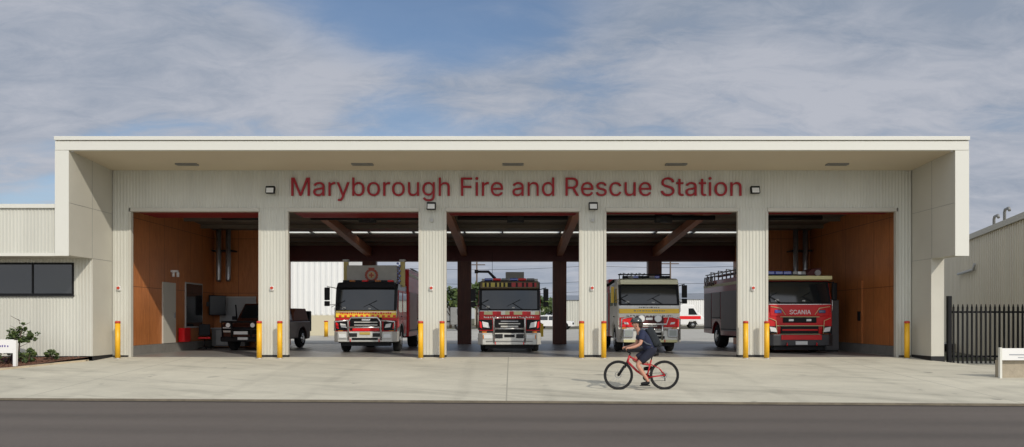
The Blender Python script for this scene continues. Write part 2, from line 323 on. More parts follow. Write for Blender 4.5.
GLYPH = {'A':[[[39,0,16,0,78,170],[140,339,201,509,226,509],[251,509,276,509,338,339],[401,170,463,0,440,0],[418,0,395,0,359,101],[323,202,287,302,281,321],[273,344,264,372,255,400],[245,435,232,478,236,478],[241,478,245,478,233,435],[222,399,213,371,204,343],[196,320,191,302,155,202],[120,101,85,0,62,0]],[[197,142,110,142,110,161],[110,180,110,199,197,199],[283,199,370,199,370,180],[370,161,370,142,283,142]]],'C':[[[293,-7,267,-7,223,-7],[184,4,150,25,116,46],[89,76,70,115,50,154],[40,201,40,254,40,308],[50,354,70,393,89,432],[116,462,150,484,184,505],[223,516,267,516,293,516],[317,512,340,504,363,497],[384,486,402,471,420,457],[436,439,448,418,460,398],[468,374,473,348,451,348],[430,348,408,348,404,366],[398,381,389,395,381,408],[370,419,357,428,345,438],[331,444,315,449,300,454],[284,456,267,456,236,456],[208,448,184,432,159,417],[139,394,125,364,111,334],[103,297,103,254,103,211],[111,175,125,145,140,115],[159,92,184,76,209,61],[236,53,267,53,284,53],[300,55,315,60,331,65],[345,71,357,81,370,90],[381,101,389,114,398,128],[404,143,408,160,430,160],[451,160,473,160,469,135],[460,111,448,91,436,70],[421,52,402,38,384,23],[363,12,341,5,318,-3]]],'F':[[[82,0,60,0,60,170],[60,339,60,509,163,509],[266,509,369,509,369,490],[369,471,369,452,288,452],[206,452,125,452,125,394],[125,336,125,278,198,278],[272,278,346,278,346,259],[346,240,346,221,272,221],[198,221,125,221,125,147],[125,74,125,0,103,0]]],'I':[[[111,0,31,0,31,19],[31,38,31,57,60,57],[89,57,118,57,118,189],[118,320,118,452,89,452],[60,452,31,452,31,471],[31,490,31,509,111,509],[190,509,269,509,269,490],[269,471,269,452,240,452],[212,452,183,452,183,320],[183,189,183,57,212,57],[240,57,269,57,269,38],[269,19,269,0,190,0]]],'M':[[[81,0,60,0,60,170],[60,339,60,509,91,509],[121,509,152,509,193,402],[235,294,277,187,280,180],[284,170,287,159,291,148],[295,136,299,123,303,110],[307,97,311,84,315,71],[319,59,322,49,317,49],[312,49,307,49,310,59],[314,70,318,83,322,95],[326,108,330,121,334,134],[338,147,342,158,346,170],[349,179,352,187,394,294],[435,402,476,509,507,509],[537,509,568,509,568,339],[568,170,568,0,547,0],[525,0,504,0,504,97],[504,194,504,291,504,302],[504,314,504,327,505,340],[505,354,505,369,505,383],[506,398,506,413,506,428],[507,443,507,457,509,457],[511,457,513,457,508,441],[503,426,498,409,492,393],[487,378,482,363,477,348],[472,334,467,322,463,309],[459,299,456,291,418,194],[380,97,342,0,323,0],[305,0,286,0,248,97],[209,194,170,291,167,299],[163,309,159,321,155,333],[150,346,145,361,140,376],[135,391,129,408,124,424],[118,441,112,457,114,457],[117,457,119,457,119,444],[120,431,120,416,120,401],[121,387,121,372,121,357],[121,342,122,328,122,315],[122,302,122,291,122,194],[122,97,122,0,101,0]]],'N':[[[82,0,60,0,60,170],[60,339,60,509,85,509],[111,509,136,509,205,400],[274,291,343,183,349,174],[355,164,363,151,370,138],[379,123,388,107,396,90],[405,73,414,55,411,55],[408,54,405,54,403,72],[401,90,401,108,400,126],[399,142,399,157,399,172],[399,185,399,195,399,300],[399,404,399,509,420,509],[442,509,463,509,463,339],[463,170,463,0,438,0],[412,0,387,0,325,97],[264,193,202,290,194,303],[186,316,177,331,169,345],[159,362,148,381,137,400],[123,424,108,452,111,453],[115,453,119,454,120,428],[121,405,122,384,123,362],[124,344,124,328,125,312],[125,300,125,291,125,194],[125,97,125,0,103,0]]],'R':[[[82,0,60,0,60,170],[60,339,60,509,119,509],[177,509,236,509,275,509],[307,502,333,489,359,475],[378,457,390,433,403,410],[409,382,409,352,409,321],[403,295,390,271,378,248],[359,230,333,217,307,204],[275,198,236,198,189,198],[143,198,96,198,96,217],[96,236,96,255,142,255],[188,255,234,255,260,255],[281,259,298,267,314,275],[326,286,334,300,341,315],[345,332,345,352,345,372],[341,390,334,405,326,420],[314,431,298,440,281,448],[259,452,233,452,197,452],[161,452,125,452,125,301],[125,151,125,0,103,0]],[[378,0,353,0,312,76],[271,153,230,229,254,229],[279,229,303,229,344,153],[386,76,428,0,403,0]]],'S':[[[263,-9,224,-9,187,-9],[155,-3,128,9,100,21],[79,38,64,60,49,82],[40,107,38,137,60,137],[82,137,104,137,106,117],[112,101,123,88,134,75],[149,65,166,59,184,52],[203,49,224,49,247,49],[268,53,286,60,304,68],[319,78,329,92,340,105],[346,121,346,139,346,155],[341,169,332,179,323,189],[311,198,296,205,281,211],[264,217,245,222,224,228],[204,234,184,239,142,251],[109,268,86,289,63,311],[52,339,52,372,52,401],[60,426,75,448,90,469],[111,486,138,498,164,510],[194,516,227,516,261,516],[290,510,316,498,342,486],[362,469,377,449,392,428],[400,404,401,378,380,378],[358,378,337,378,335,403],[323,423,302,437,281,451],[256,459,225,459,203,459],[184,455,167,448,151,441],[138,431,129,418,120,406],[115,391,115,376,115,358],[120,344,131,334,142,323],[154,314,169,308,184,302],[199,297,212,293,230,289],[247,284,264,279,279,275],[295,270,312,264,328,257],[344,248,359,238,373,227],[385,214,395,198,404,181],[408,162,408,139,408,111],[401,86,386,64,372,41],[351,24,323,11,296,-2]]],'a':[[[182,-9,160,-9,136,-9],[114,-4,94,5,75,14],[59,27,48,45,36,62],[30,83,30,108,30,130],[35,147,43,161,52,175],[63,185,78,193,92,201],[108,207,125,211,143,215],[160,218,178,220,201,223],[219,225,234,227,248,228],[258,231,265,235,272,239],[276,245,276,255,276,255],[276,256,276,257,276,272],[273,286,267,297,261,308],[252,316,240,322,228,328],[213,331,196,331,178,331],[162,328,149,322,136,317],[126,309,118,301,110,292],[104,283,100,274,80,280],[61,285,41,291,50,314],[62,332,79,346,95,360],[113,369,133,375,153,381],[173,384,194,384,208,384],[223,383,239,379,255,376],[271,370,286,360,301,351],[313,338,322,320,332,303],[337,280,337,251,337,168],[337,84,337,0,317,0],[297,0,277,0,277,17],[277,35,277,52,275,52],[274,52,272,52,268,43],[261,34,252,25,243,15],[230,7,215,1,200,-5]],[[155,45,170,45,193,45],[212,50,228,59,243,68],[255,79,263,93,271,107],[276,122,276,138,276,155],[276,173,276,190,273,187],[268,184,259,182,251,180],[242,178,231,176,221,174],[210,172,200,171,190,170],[182,169,175,168,161,166],[147,163,134,159,121,154],[111,148,103,139,96,131],[92,119,92,105,92,92],[95,81,102,72,109,63],[118,57,130,52,142,48]]],'b':[[[261,-8,229,-8,206,-8],[187,-4,172,4,158,12],[146,21,138,31,129,42],[123,51,118,59,116,59],[114,59,112,59,112,39],[112,20,112,0,92,0],[72,0,53,0,53,170],[53,339,53,509,73,509],[93,509,114,509,114,446],[114,382,114,319,115,319],[117,319,118,319,123,327],[129,336,137,346,145,356],[157,365,171,373,186,381],[205,384,229,384,261,384],[289,376,313,361,337,345],[356,322,370,293,383,263],[390,229,390,189,390,149],[383,114,370,84,356,55],[337,32,313,16,289,0]],[[197,47,220,47,244,47],[263,53,279,66,295,78],[308,95,316,117,324,138],[328,162,328,189,328,216],[324,240,316,261,308,282],[296,299,280,311,264,324],[244,330,220,330,197,330],[177,324,161,312,145,300],[133,284,125,263,117,242],[113,217,113,189,113,161],[117,136,125,115,133,94],[146,77,162,65,178,53]]],'c':[[[226,-8,207,-8,173,-8],[143,0,117,16,91,33],[71,56,56,85,41,114],[34,149,34,187,34,227],[41,262,56,291,71,321],[91,343,117,360,143,376],[173,384,207,384,226,384],[243,382,260,377,276,372],[292,365,305,356,319,347],[330,335,340,322,350,309],[357,294,362,277,342,272],[322,267,303,262,300,272],[296,281,290,289,285,297],[278,305,270,311,262,317],[253,322,242,325,232,328],[220,330,207,330,182,330],[161,323,145,310,129,297],[116,280,108,258,100,237],[96,213,96,187,96,162],[100,139,108,117,116,96],[129,79,145,66,161,53],[182,46,207,46,220,46],[232,48,243,52,253,55],[263,60,271,66,279,72],[286,80,292,89,297,97],[301,107,304,117,324,112],[343,107,363,102,358,85],[351,70,341,56,332,43],[320,31,306,21,293,12],[277,4,261,-1,244,-6]]],'d':[[[219,-8,195,-8,164,-8],[136,0,111,16,87,32],[68,55,55,84,41,114],[34,149,34,189,34,229],[41,263,55,293,69,322],[88,345,112,361,136,376],[164,384,196,384,219,384],[238,381,253,373,268,365],[279,356,287,346,296,336],[302,327,306,319,308,319],[309,319,311,319,311,382],[311,446,311,509,331,509],[351,509,372,509,372,339],[372,170,372,0,352,0],[332,0,313,0,313,20],[313,39,313,59,311,59],[309,59,307,59,302,51],[295,42,287,31,278,21],[267,12,252,4,238,-4]],[[181,47,205,47,227,47],[247,53,263,65,279,77],[291,94,299,115,308,136],[312,161,312,189,312,217],[308,242,300,263,292,284],[279,300,263,312,247,324],[228,330,205,330,181,330],[161,324,145,311,129,299],[116,282,108,261,100,240],[96,216,96,189,96,162],[100,138,109,117,117,95],[129,78,145,66,161,53]]],'e':[[[238,-8,212,-8,175,-8],[143,0,117,16,90,33],[70,56,56,85,41,114],[34,148,34,187,34,226],[41,260,55,290,69,319],[89,343,115,359,141,376],[171,384,205,384,226,384],[246,381,266,374,285,367],[303,356,319,341,335,326],[348,306,357,282,366,258],[371,228,371,194,371,186],[371,178,371,169,272,169],[174,169,75,169,75,187],[75,204,75,221,163,221],[250,221,338,221,329,215],[319,208,310,202,310,227],[306,249,298,269,290,288],[278,303,263,314,247,325],[228,330,205,330,182,330],[163,325,146,313,130,302],[118,288,109,270,100,251],[96,232,96,211,96,200],[96,189,96,178,96,150],[101,126,110,106,120,87],[134,72,151,61,168,51],[189,46,212,46,228,46],[241,48,254,53,266,57],[277,64,285,73,294,82],[301,93,306,105,325,101],[345,96,365,91,359,71],[349,54,335,39,321,24],[303,13,283,4,262,-4]]],'g':[[[238,-151,207,-151,179,-151],[155,-147,134,-140,113,-132],[96,-123,82,-110,69,-98],[58,-84,51,-69,67,-60],[84,-50,101,-41,107,-49],[113,-57,122,-66,130,-75],[141,-82,154,-88,168,-94],[186,-97,207,-97,238,-97],[263,-90,282,-75,302,-60],[311,-37,311,-6,311,19],[311,44,311,68,310,68],[308,68,306,68,301,60],[295,51,287,41,278,32],[267,23,252,16,238,8],[219,5,195,5,164,5],[137,12,113,27,88,41],[69,62,55,90,41,118],[34,152,34,191,34,230],[41,264,55,293,69,322],[88,345,112,361,137,376],[165,384,196,384,220,384],[239,381,253,373,268,365],[280,356,288,346,297,336],[303,327,308,319,309,319],[311,319,313,319,313,339],[313,359,313,379,333,379],[353,379,372,379,372,250],[372,121,372,-9,372,-42],[365,-69,350,-90,335,-111],[316,-126,291,-136,266,-146]],[[181,59,205,59,228,59],[248,64,264,75,280,86],[292,101,300,121,308,141],[312,165,312,193,312,220],[308,243,300,264,292,284],[280,301,264,312,248,324],[228,330,205,330,181,330],[161,324,145,312,129,299],[117,283,109,262,100,242],[96,219,96,193,96,166],[100,143,109,123,117,103],[129,87,145,76,162,65]]],'h':[[[114,249,114,227,114,151],[114,76,114,0,93,0],[73,0,53,0,53,170],[53,339,53,509,73,509],[93,509,114,509,114,435],[114,361,114,287,110,287],[106,287,102,287,114,322],[131,347,152,362,174,377],[199,384,227,384,253,384],[276,379,295,369,315,358],[330,342,341,321,352,299],[357,273,357,240,357,160],[357,80,357,0,337,0],[316,0,296,0,296,78],[296,157,296,235,296,265],[288,288,273,304,258,321],[237,329,210,329,192,329],[175,325,161,317,146,309],[135,298,126,283,118,267]]],'i':[[[73,0,53,0,53,126],[53,253,53,379,73,379],[93,379,114,379,114,253],[114,126,114,0,93,0]],[[95,443,84,443,72,443],[62,447,54,455,45,462],[41,472,41,483,41,494],[45,504,54,512,62,520],[72,524,84,524,95,524],[106,520,114,512,122,504],[126,494,126,483,126,472],[122,462,114,455,106,447]]],'n':[[[114,249,114,227,114,151],[114,76,114,0,93,0],[73,0,53,0,53,126],[53,253,53,379,72,379],[92,379,112,379,112,349],[112,318,112,287,109,287],[106,287,102,287,114,322],[131,347,152,362,174,377],[199,384,227,384,253,384],[276,379,295,369,314,358],[330,342,341,321,352,299],[357,273,357,240,357,160],[357,80,357,0,337,0],[316,0,296,0,296,78],[296,157,296,235,296,265],[288,288,273,304,258,321],[237,329,210,329,192,329],[175,325,161,317,146,309],[135,298,126,283,118,267]]],'o':[[[242,-8,207,-8,173,-8],[143,0,117,16,91,33],[71,56,56,85,41,114],[34,149,34,187,34,227],[41,262,56,291,71,321],[91,343,117,360,143,376],[173,384,207,384,242,384],[273,376,299,360,325,343],[345,321,359,291,374,262],[381,227,381,187,381,149],[374,114,359,85,345,56],[325,33,299,16,273,0]],[[182,46,207,46,233,46],[254,53,270,66,287,79],[299,96,307,117,315,139],[319,162,319,187,319,213],[315,236,307,258,299,280],[287,297,270,310,254,323],[233,330,207,330,182,330],[161,323,145,310,129,297],[116,280,108,258,100,237],[96,213,96,187,96,162],[100,139,108,117,116,96],[129,79,145,66,161,53]]],'r':[[[73,0,53,0,53,126],[53,253,53,379,72,379],[92,379,112,379,112,360],[112,340,112,321,113,321],[114,321,115,321,122,340],[135,355,152,367,170,379],[190,385,213,385,218,385],[223,385,229,384,235,384],[240,384,243,384,243,363],[243,343,243,322,242,323],[237,323,230,324,223,325],[215,326,207,326,189,326],[173,322,159,315,145,307],[134,297,126,284,118,270],[114,255,114,237,114,158],[114,79,114,0,93,0]]],'s':[[[211,-8,182,-8,156,-8],[133,-4,112,3,92,11],[75,23,62,38,49,53],[40,72,36,94,55,98],[74,102,94,107,99,86],[109,70,124,60,139,50],[158,45,181,45,208,45],[229,51,244,62,260,74],[268,87,268,103,268,116],[263,127,254,136,245,144],[231,151,212,155,191,160],[170,165,149,170,115,178],[89,191,72,208,55,225],[47,247,47,274,47,296],[53,315,65,332,77,348],[94,361,115,370,136,380],[160,384,187,384,213,384],[235,380,254,372,272,365],[287,353,299,339,310,325],[319,309,324,290,305,286],[287,281,268,277,263,292],[255,304,243,316,230,327],[212,333,187,333,165,333],[146,327,131,317,116,306],[109,293,109,277,109,263],[114,252,124,243,134,235],[150,228,172,223,191,218],[210,214,229,209,264,201],[290,188,306,171,323,154],[331,133,331,107,331,84],[325,64,312,47,300,30],[282,16,260,6,237,-3]]],'t':[[[138,379,204,379,204,362],[204,344,204,327,138,327],[72,327,6,327,6,344],[6,362,6,379,72,379]],[[65,345,65,471,85,471],[106,471,126,471,126,347],[126,222,126,98,126,81],[129,69,136,61,143,54],[154,50,170,50,174,50],[179,50,185,51,191,52],[197,53,202,54,206,36],[209,19,213,2,207,0],[200,-2,192,-3,184,-4],[176,-4,168,-4,136,-4],[110,4,92,21,74,38],[65,62,65,93,65,219]]],'u':[[[211,-5,182,-5,157,-5],[134,0,115,11,95,21],[80,37,69,59,58,80],[53,107,53,139,53,219],[53,299,53,379,73,379],[93,379,114,379,114,301],[114,222,114,144,114,114],[121,91,137,75,152,58],[173,50,200,50,218,50],[235,54,249,62,264,70],[275,81,283,97,292,112],[296,131,296,153,296,228],[296,304,296,379,316,379],[337,379,357,379,357,253],[357,126,357,0,337,0],[318,0,298,0,298,31],[298,61,298,92,301,92],[304,92,307,92,295,57],[279,32,257,17,235,2]]],'y':[[[51,-140,47,-139,52,-121],[57,-103,61,-86,65,-86],[68,-87,71,-87,83,-90],[94,-91,104,-89,114,-87],[122,-82,130,-74,138,-66],[145,-53,151,-36,155,-24],[159,-13,163,-1,114,126],[66,252,17,379,40,379],[62,379,84,379,111,305],[138,230,165,155,174,132],[181,109,187,87,193,64],[199,42,206,21,198,21],[191,21,184,21,190,42],[196,64,202,87,209,110],[216,132,224,155,251,230],[278,305,305,379,327,379],[349,379,371,379,316,234],[260,88,204,-58,196,-78],[187,-94,177,-107,166,-120],[153,-129,139,-136,125,-142],[109,-145,91,-145,81,-145],[72,-144,65,-143,57,-142]]]}
ADV = {'A':480,'C':510,'F':410,'I':190,'M':628,'N':523,'R':449,'S':447,'a':389,'b':424,'c':396,'d':424,'e':404,'g':425,'h':410,'i':167,'n':410,'o':415,'r':259,'s':365,'t':227,'u':410,'y':389,' ':188}
# ------------------------------------------------------------------ lettering
def _flat(sp_, k=7):
    """one closed glyph contour as a polygon"""
    out = []; n = len(sp_)
    for i in range(n):
        a, b = sp_[i], sp_[(i+1) % n]
        p = [(a[2], a[3]), (a[4], a[5]), (b[0], b[1]), (b[2], b[3])]
        ax, ay = p[3][0]-p[0][0], p[3][1]-p[0][1]; ln = math.hypot(ax, ay) or 1
        dv = max(abs((p[q][0]-p[0][0])*ay-(p[q][1]-p[0][1])*ax)/ln for q in (1, 2))
        kk = 1 if dv < 1.5 else k                    # straight edges keep their two end points only
        for j in range(kk):
            t = j/kk; w_ = ((1-t)**3, 3*t*(1-t)**2, 3*t*t*(1-t), t**3)
            out.append((sum(w_[q]*p[q][0] for q in range(4))/1000, sum(w_[q]*p[q][1] for q in range(4))/1000))
    return out
def _wind(q, p):
    w_ = 0
    for i in range(len(p)):
        (x1, y1), (x2, y2) = p[i-1], p[i]
        cr = (x2-x1)*(q[1]-y1)-(q[0]-x1)*(y2-y1)
        if y1 <= q[1] < y2 and cr > 0: w_ += 1
        elif y2 <= q[1] < y1 and cr < 0: w_ -= 1
    return w_
def letter_mesh(ch, scale, depth, material):
    """glyph contours -> constrained triangulation, keep the triangles the contours wind round, extrude"""
    from mathutils.geometry import delaunay_2d_cdt
    cont = [[(.06,0),(.06,.509),(.13,.509),(.13,0)]] if ch == 'I' else [_flat(q) for q in GLYPH[ch]]
    vs_, es = [], []
    for p in cont:
        n = len(vs_); vs_ += [Vector(q) for q in p]; es += [(n+i, n+(i+1) % len(p)) for i in range(len(p))]
    v2, _, f2, *_r = delaunay_2d_cdt(vs_, es, [], 0, 1e-6)
    keep = []
    for f in f2:
        c_ = sum((v2[i] for i in f), Vector((0, 0)))/len(f)
        if sum(_wind(c_, p) for p in cont) != 0: keep.append(tuple(f))
    cnt = {}
    for f in keep:
        for i in range(len(f)): cnt[(f[i], f[(i+1) % len(f)])] = 1
    mb = MB(); N_ = len(v2); d_ = depth/scale
    mb.v = [(p.x, p.y, d_) for p in v2]+[(p.x, p.y, -d_) for p in v2]
    for f in keep: mb.face(f); mb.face([N_+i for i in reversed(f)])
    for (i, j) in cnt:
        if (j, i) not in cnt: mb.face((j, i, N_+i, N_+j))
    me = bpy.data.meshes.new('letter'); me.from_pydata(mb.v, [], mb.f); me.materials.append(material); me.validate(); return me
def write(text, x0, z0, y, sx, sz, depth, material, parent, name='letter'):
    cache = {}; x = x0
    for ch in text:
        if ch != ' ':
            if ch not in cache: cache[ch] = letter_mesh(ch, sz, depth, material)
            o = bpy.data.objects.new(name, cache[ch]); C.objects.link(o); o.parent = parent
            o.location = (x, y, z0); o.rotation_euler = (R(90), 0, 0); o.scale = (sx, sz, sz)
        x += ADV[ch]/1000*sx
    return x
# ------------------------------------------------------------------ ground, road, apron
def struct(o): o['kind'] = 'structure'; return o
prof = [(-500, -.66), (-23.5, -.66), (-8.6, -.66), (-4, -.55), (13, -.4), (20, -.3), (66, -.03), (1500, -.03)]
m = MB(); xs = [-900, -60, 60, 900]
for i in range(len(prof)-1):
    for j in range(3):
        (y0, z0), (y1, z1) = prof[i], prof[i+1]; m.quad((xs[j], y0, z0), (xs[j+1], y0, z0), (xs[j+1], y1, z1), (xs[j], y1, z1))
struct(m.build('ground', ground_m))
def ky(x): return -9.52-.052*x      # kerb line of the near edge of the forecourt
m = MB(); xx = [-70, -40, -25, -17.9]
# road sheet
m.quad((-300, -21.6-.052*-300, -.50), (300, -21.6-.052*300, -.50), (300, ky(300), -.50), (-300, ky(-300), -.50))
struct(m.build('road', asphalt_m))
# layback kerb: a low rolled lip along the whole forecourt
m = MB()
for a, b in ((-80, -16.5), (-16.5, 80)):
    pf = [(0, -.52), (0, -.462), (.012, -.4535), (.035, -.4505), (.035, -.52)]
    n = len(m.v)
    for x in (a, b):
        for (dy, z) in pf: m.v.append((x, ky(x)+dy, z))
    k = len(pf)
    for i in range(k-1): m.face((n+i, n+i+1, n+k+i+1, n+k+i))
struct(m.build('kerb', mat('kerb_concrete', (.16, .135, .095), .85, nz=(3, .25), bump=(30, .3)), fix=False))
# gutter strip, dark tar line against the kerb
m = MB(); m.quad((-80, ky(-80)-.16, -.496), (80, ky(80)-.16, -.496), (80, ky(80)+.01, -.496), (-80, ky(-80)+.01, -.496))
struct(m.build('gutter', mat('gutter_dirt', (.045, .035, .028), .95)))
# forecourt: slopes up from kerb to the slab; left edge runs beside the garden bed
def apron_z(y): return max(-.447, .047*y) if y < 0 else 0
m = MB(); ys = [0, -1, -2, -3, -4, -5]
def xl(y): return -13.4-(-1.2-y)*.75*0 - (0 if y > -1.3 else (-1.3-y)*1.15)
xs_ = [0, .3, .5, .6]
rows = []
for y in ys:
    l = max(xl(y), -40) if y > -8 else -60
    l = {0: -13.4, -1: -13.4, -2: -13.82, -3: -14.25, -4: -15.0, -5: -30}.get(y, -60); r = 60 if y < -4 else {0: 17, -1: 17.6, -2: 18, -3: 24, -4: 40}[y]
    w_ = max(.35, 1+y*.08) if y > -7 else 0      # the ground also falls away to the right of the station
    cols = [l, -12, -6, 0, 6, 12, 13.4, min(r, 14.6), r]
    rows.append([(x, y, apron_z(y)-w_*min(.14, max(0, x-13.4)*.12)) for x in cols])
rows.append([(x, ky(x)+.032, -.4510) for x in (-60, -12, -6, 0, 6, 12, 13.4, 14.6, 60)])
n = 0
for r_ in rows: m.v += r_
k = 9
for i in range(len(rows)-1):
    for j in range(k-1): m.face((i*k+j, i*k+j+1, (i+1)*k+j+1, (i+1)*k+j))
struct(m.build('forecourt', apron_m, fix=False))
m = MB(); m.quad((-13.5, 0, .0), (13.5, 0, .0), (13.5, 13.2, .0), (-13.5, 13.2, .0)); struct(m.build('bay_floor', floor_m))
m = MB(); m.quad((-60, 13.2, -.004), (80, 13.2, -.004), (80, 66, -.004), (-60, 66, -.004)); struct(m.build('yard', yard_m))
m = MB(); m.quad((-200, 80, .0), (200, 80, .0), (200, 92, .0), (-200, 92, .0)); struct(m.build('far_road', asphalt_m))
# garden bed mulch and the path edge at the left
m = MB(); random.seed(3)
bed = [(-40, -1.2), (-13.42, -1.2), (-13.5, -1.35), (-13.9, -2.1), (-14.15, -2.75), (-14.5, -3.55), (-15.2, -4.05), (-18, -4.4), (-40, -4.6)]
bz_ = lambda y: .06+(y+1.2)*.085
n = len(m.v)
for x, y in bed: m.v.append((x, y, bz_(y)))
m.face(list(range(len(bed)))[::-1]); o = m.build('mulch_bed', mulch_m); struct(o)
m = MB()
cb_ = [(-13.42, -1.3), (-13.88, -2.15), (-14.13, -2.8), (-14.5, -3.62), (-15.2, -4.15), (-18, -4.5), (-40, -4.7)]
for i in range(len(cb_)-1):
    a, b = cb_[i], cb_[i+1]; n = len(m.v)
    for (x, y) in (a, b):
        z = gz(y); m.v += [(x, y-.14, z-.05), (x, y-.14, z+.035), (x, y+.03, z+.05), (x, y+.03, z-.05)]
    for q in range(3): m.face((n+q, n+4+q, n+5+q, n+1+q))
struct(m.build('bed_edging', mat('edging_concrete', (.46, .38, .26), .85, nz=(4, .2)), fix=False))
m = MB(); random.seed(5)
for i in range(900):
    x = -13.5-random.random()**1.1*6; y = -1.3-random.random()*2.9
    if y < -1.3-(abs(x)-13.5)*1.9 or y < -3.9: continue
    s_ = random.uniform(.02, .06); m.obox((x, y, bz_(y)+.01), (s_*2, s_, s_*.4), (random.uniform(-.5,.5), random.uniform(-.5,.5), random.random()*3.1))
tag(m.build('mulch_chips', mulch_m), 'loose brown bark chips covering the garden bed', 'mulch', kind='stuff')
m = MB()
m.quad((-300, -26.5+15, -.44), (300, -26.5-15, -.44), (300, -60, -.44), (-300, -60, -.44))
# ------------------------------------------------------------------ the fire station
st = thing('fire_station', 'long cream ribbed fire station with open engine bays under a deep white canopy frame', 'fire station', (0, 0, 0))
def P(mb, name, mats, **k): return mb.build(name, mats, st, **k)
H = 4.85; TOP = 6.22; XF = 13.74; XI = 13.33
piers = [(-8.43, -7.47), (-3.10, -2.20), (2.25, 3.13), (7.53, 8.52)]
# front wall above the doors and at both ends
def clad(name, x0, x1, z0, z1, y=0.0, back=.11):
    mb = MB(); mb.box(x0, x1, y, y+back, z0, z1); mb.ribs(x0, x1, z0, z1, y-.002); return P(mb, name, cream)
clad('front_wall', -12.78, 12.88, H+.12, TOP+.1)
clad('front_wall', -XI+.02, -12.78, 0.06, TOP+.1); clad('front_wall', 12.88, XI-.02, .06, TOP+.1)
for a, b in piers:
    clad('pier', a, b, .07, H+.12, 0, .12)
    mb = MB(); mb.box(a-.015, b+.015, -.035, .135, 0, .07); P(mb, 'pier_base', dark)
# smooth trims round each opening
edges = [-12.70]+[v for p in piers for v in p]+[12.80]
for i in range(0, len(edges), 2):
    a, b = edges[i], edges[i+1]
    mb = MB(); mb.box(a-.002, b+.002, -.045, .2, H, H+.118); P(mb, 'door_head', cream_flat)
    for x in (a, b):
        s = 1 if x == a else -1
        mb = MB(); mb.box(min(x-.07*s, x+.012*s), max(x-.07*s, x+.012*s), -.03, .128, .0, H-.003); P(mb, 'door_jamb', cream_flat)
# canopy: fascia, capping, soffit, blade walls
mb = MB(); mb.box(-XF, XF, -2.56, -2.40, 6.345, 6.62); P(mb, 'fascia', white_trim, bevel=.01)
mb = MB(); mb.box(-XF-.01, XF+.01, -2.60, -2.2, 6.64, 6.76); P(mb, 'roof_capping', white_trim, bevel=.012)
mb = MB(); mb.prism([(-2.40, 6.352), (0.0, 6.222), (0.0, 6.4), (-2.4, 6.6)], 'x', -XI, XI); P(mb, 'soffit', soffit_m)
for s in (-1, 1):
    x0, x1 = sorted((s*XI, s*XF))
    mb = MB(); mb.box(x0, x1, -2.54, 13.0, 3.19, 6.343); P(mb, 'upper_side_wall', cream_flat)
    mb = MB(); mb.box(x0, x1, -1.20, 13.0, .09 if s < 0 else .0, 3.188); P(mb, 'lower_side_wall', cream_flat)
    mb = MB(); mb.box(x0-.012, x1+.012, -1.215, .0, -.12, .085); P(mb, 'wall_base', dark)
    mb = MB()                                           # pressed flashing on the front edge of the blade
    mb.box(x0-.004, x1+.004, -2.552, -2.541, 3.17, 6.34); P(mb, 'blade_flashing', white_trim)
    # panel joints on the inner faces
    mb = MB(); xi = x0-.004 if s > 0 else x1+.004
    for z in (3.19, 4.77): mb.box(min(xi, xi+s*.004), max(xi, xi+s*.004), -2.5 if z > 3.2 else -1.2, -.03, z-.005, z+.005)
    mb.box(min(xi, xi+s*.004), max(xi, xi+s*.004), -1.24, -1.228, 3.2, 6.3); P(mb, 'panel_joint', grey)
# roof and ceiling with skylight strip
def ceil_z(y): return 5.62-.052*y
yl, yh = 8.85, 9.55
for a, b in ((.3, yl), (yh, 13.0)):
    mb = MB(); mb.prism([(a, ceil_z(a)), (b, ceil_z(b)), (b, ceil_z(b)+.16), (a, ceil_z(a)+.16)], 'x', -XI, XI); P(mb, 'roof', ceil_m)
bx = -13.0
k = 0
while bx < 13.0:
    wdt = [2.3, 1.7, 2.6, 2.0][k % 4]; k += 1
    mb = MB(); x1 = min(bx+wdt, 13.2); mb.prism([(yl, ceil_z(yl)+.05), (yh, ceil_z(yh)+.05), (yh, ceil_z(yh)+.07), (yl, ceil_z(yl)+.07)], 'x', bx, x1-.06); P(mb, 'skylight', skyl_m)
    mb = MB(); mb.prism([(yl, ceil_z(yl)-.02), (yh, ceil_z(yh)-.02), (yh, ceil_z(yh)+.16), (yl, ceil_z(yl)+.16)], 'x', x1-.06, x1); P(mb, 'skylight_bar', dark)
    bx = x1
for y in (1.9, 3.6, 5.3, 7.0, 10.6, 12.0):
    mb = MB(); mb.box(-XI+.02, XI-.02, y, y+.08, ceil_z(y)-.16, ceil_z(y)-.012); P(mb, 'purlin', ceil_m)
# rafters from the front wall to the rear posts
for x in (-7.1, -2.37, 2.37, 7.1):
    mb = MB(); mb.prism([(.5, 5.20), (12.8, 4.35), (12.8, ceil_z(12.8)-.17), (.5, ceil_z(.5)-.17)], 'x', x-.14, x+.14); P(mb, 'rafter', beam_m)
    mb = MB(); mb.box(x-.34, x+.34, 12.72, 13.2, 0, 4.9); P(mb, 'rear_post', post_m, bevel=.02)
mb = MB(); mb.box(-11.2, 11.2, 12.66, 13.24, 4.12, 5.0); P(mb, 'rear_beam', maroon)
# bay lining: plywood side walls on a grey plinth, room blocks at the two back corners
for s in (-1, 1):
    x0, x1 = sorted((s*13.18, s*(XI-.01)))
    mb = MB(); mb.box(x0, x1, .115, 13.0, .34, 5.5); P(mb, 'side_lining', ply_m)
    x0, x1 = sorted((s*13.14, s*(XI-.01)))
    mb = MB(); mb.box(x0, x1, .115, 8.48, 0, .335); P(mb, 'plinth', concrete_d)
    x0, x1 = sorted((s*13.17, s*11.2))
    mb = MB(); mb.box(x0, x1, 8.5, 8.62, .0, 5.3); P(mb, 'back_lining', ply_m)
    x0, x1 = sorted((s*11.2, s*11.06)) 
    mb = MB(); mb.box(x0, x1, 8.5, 13.0, .0, 5.1); P(mb, 'room_wall', ply_m)
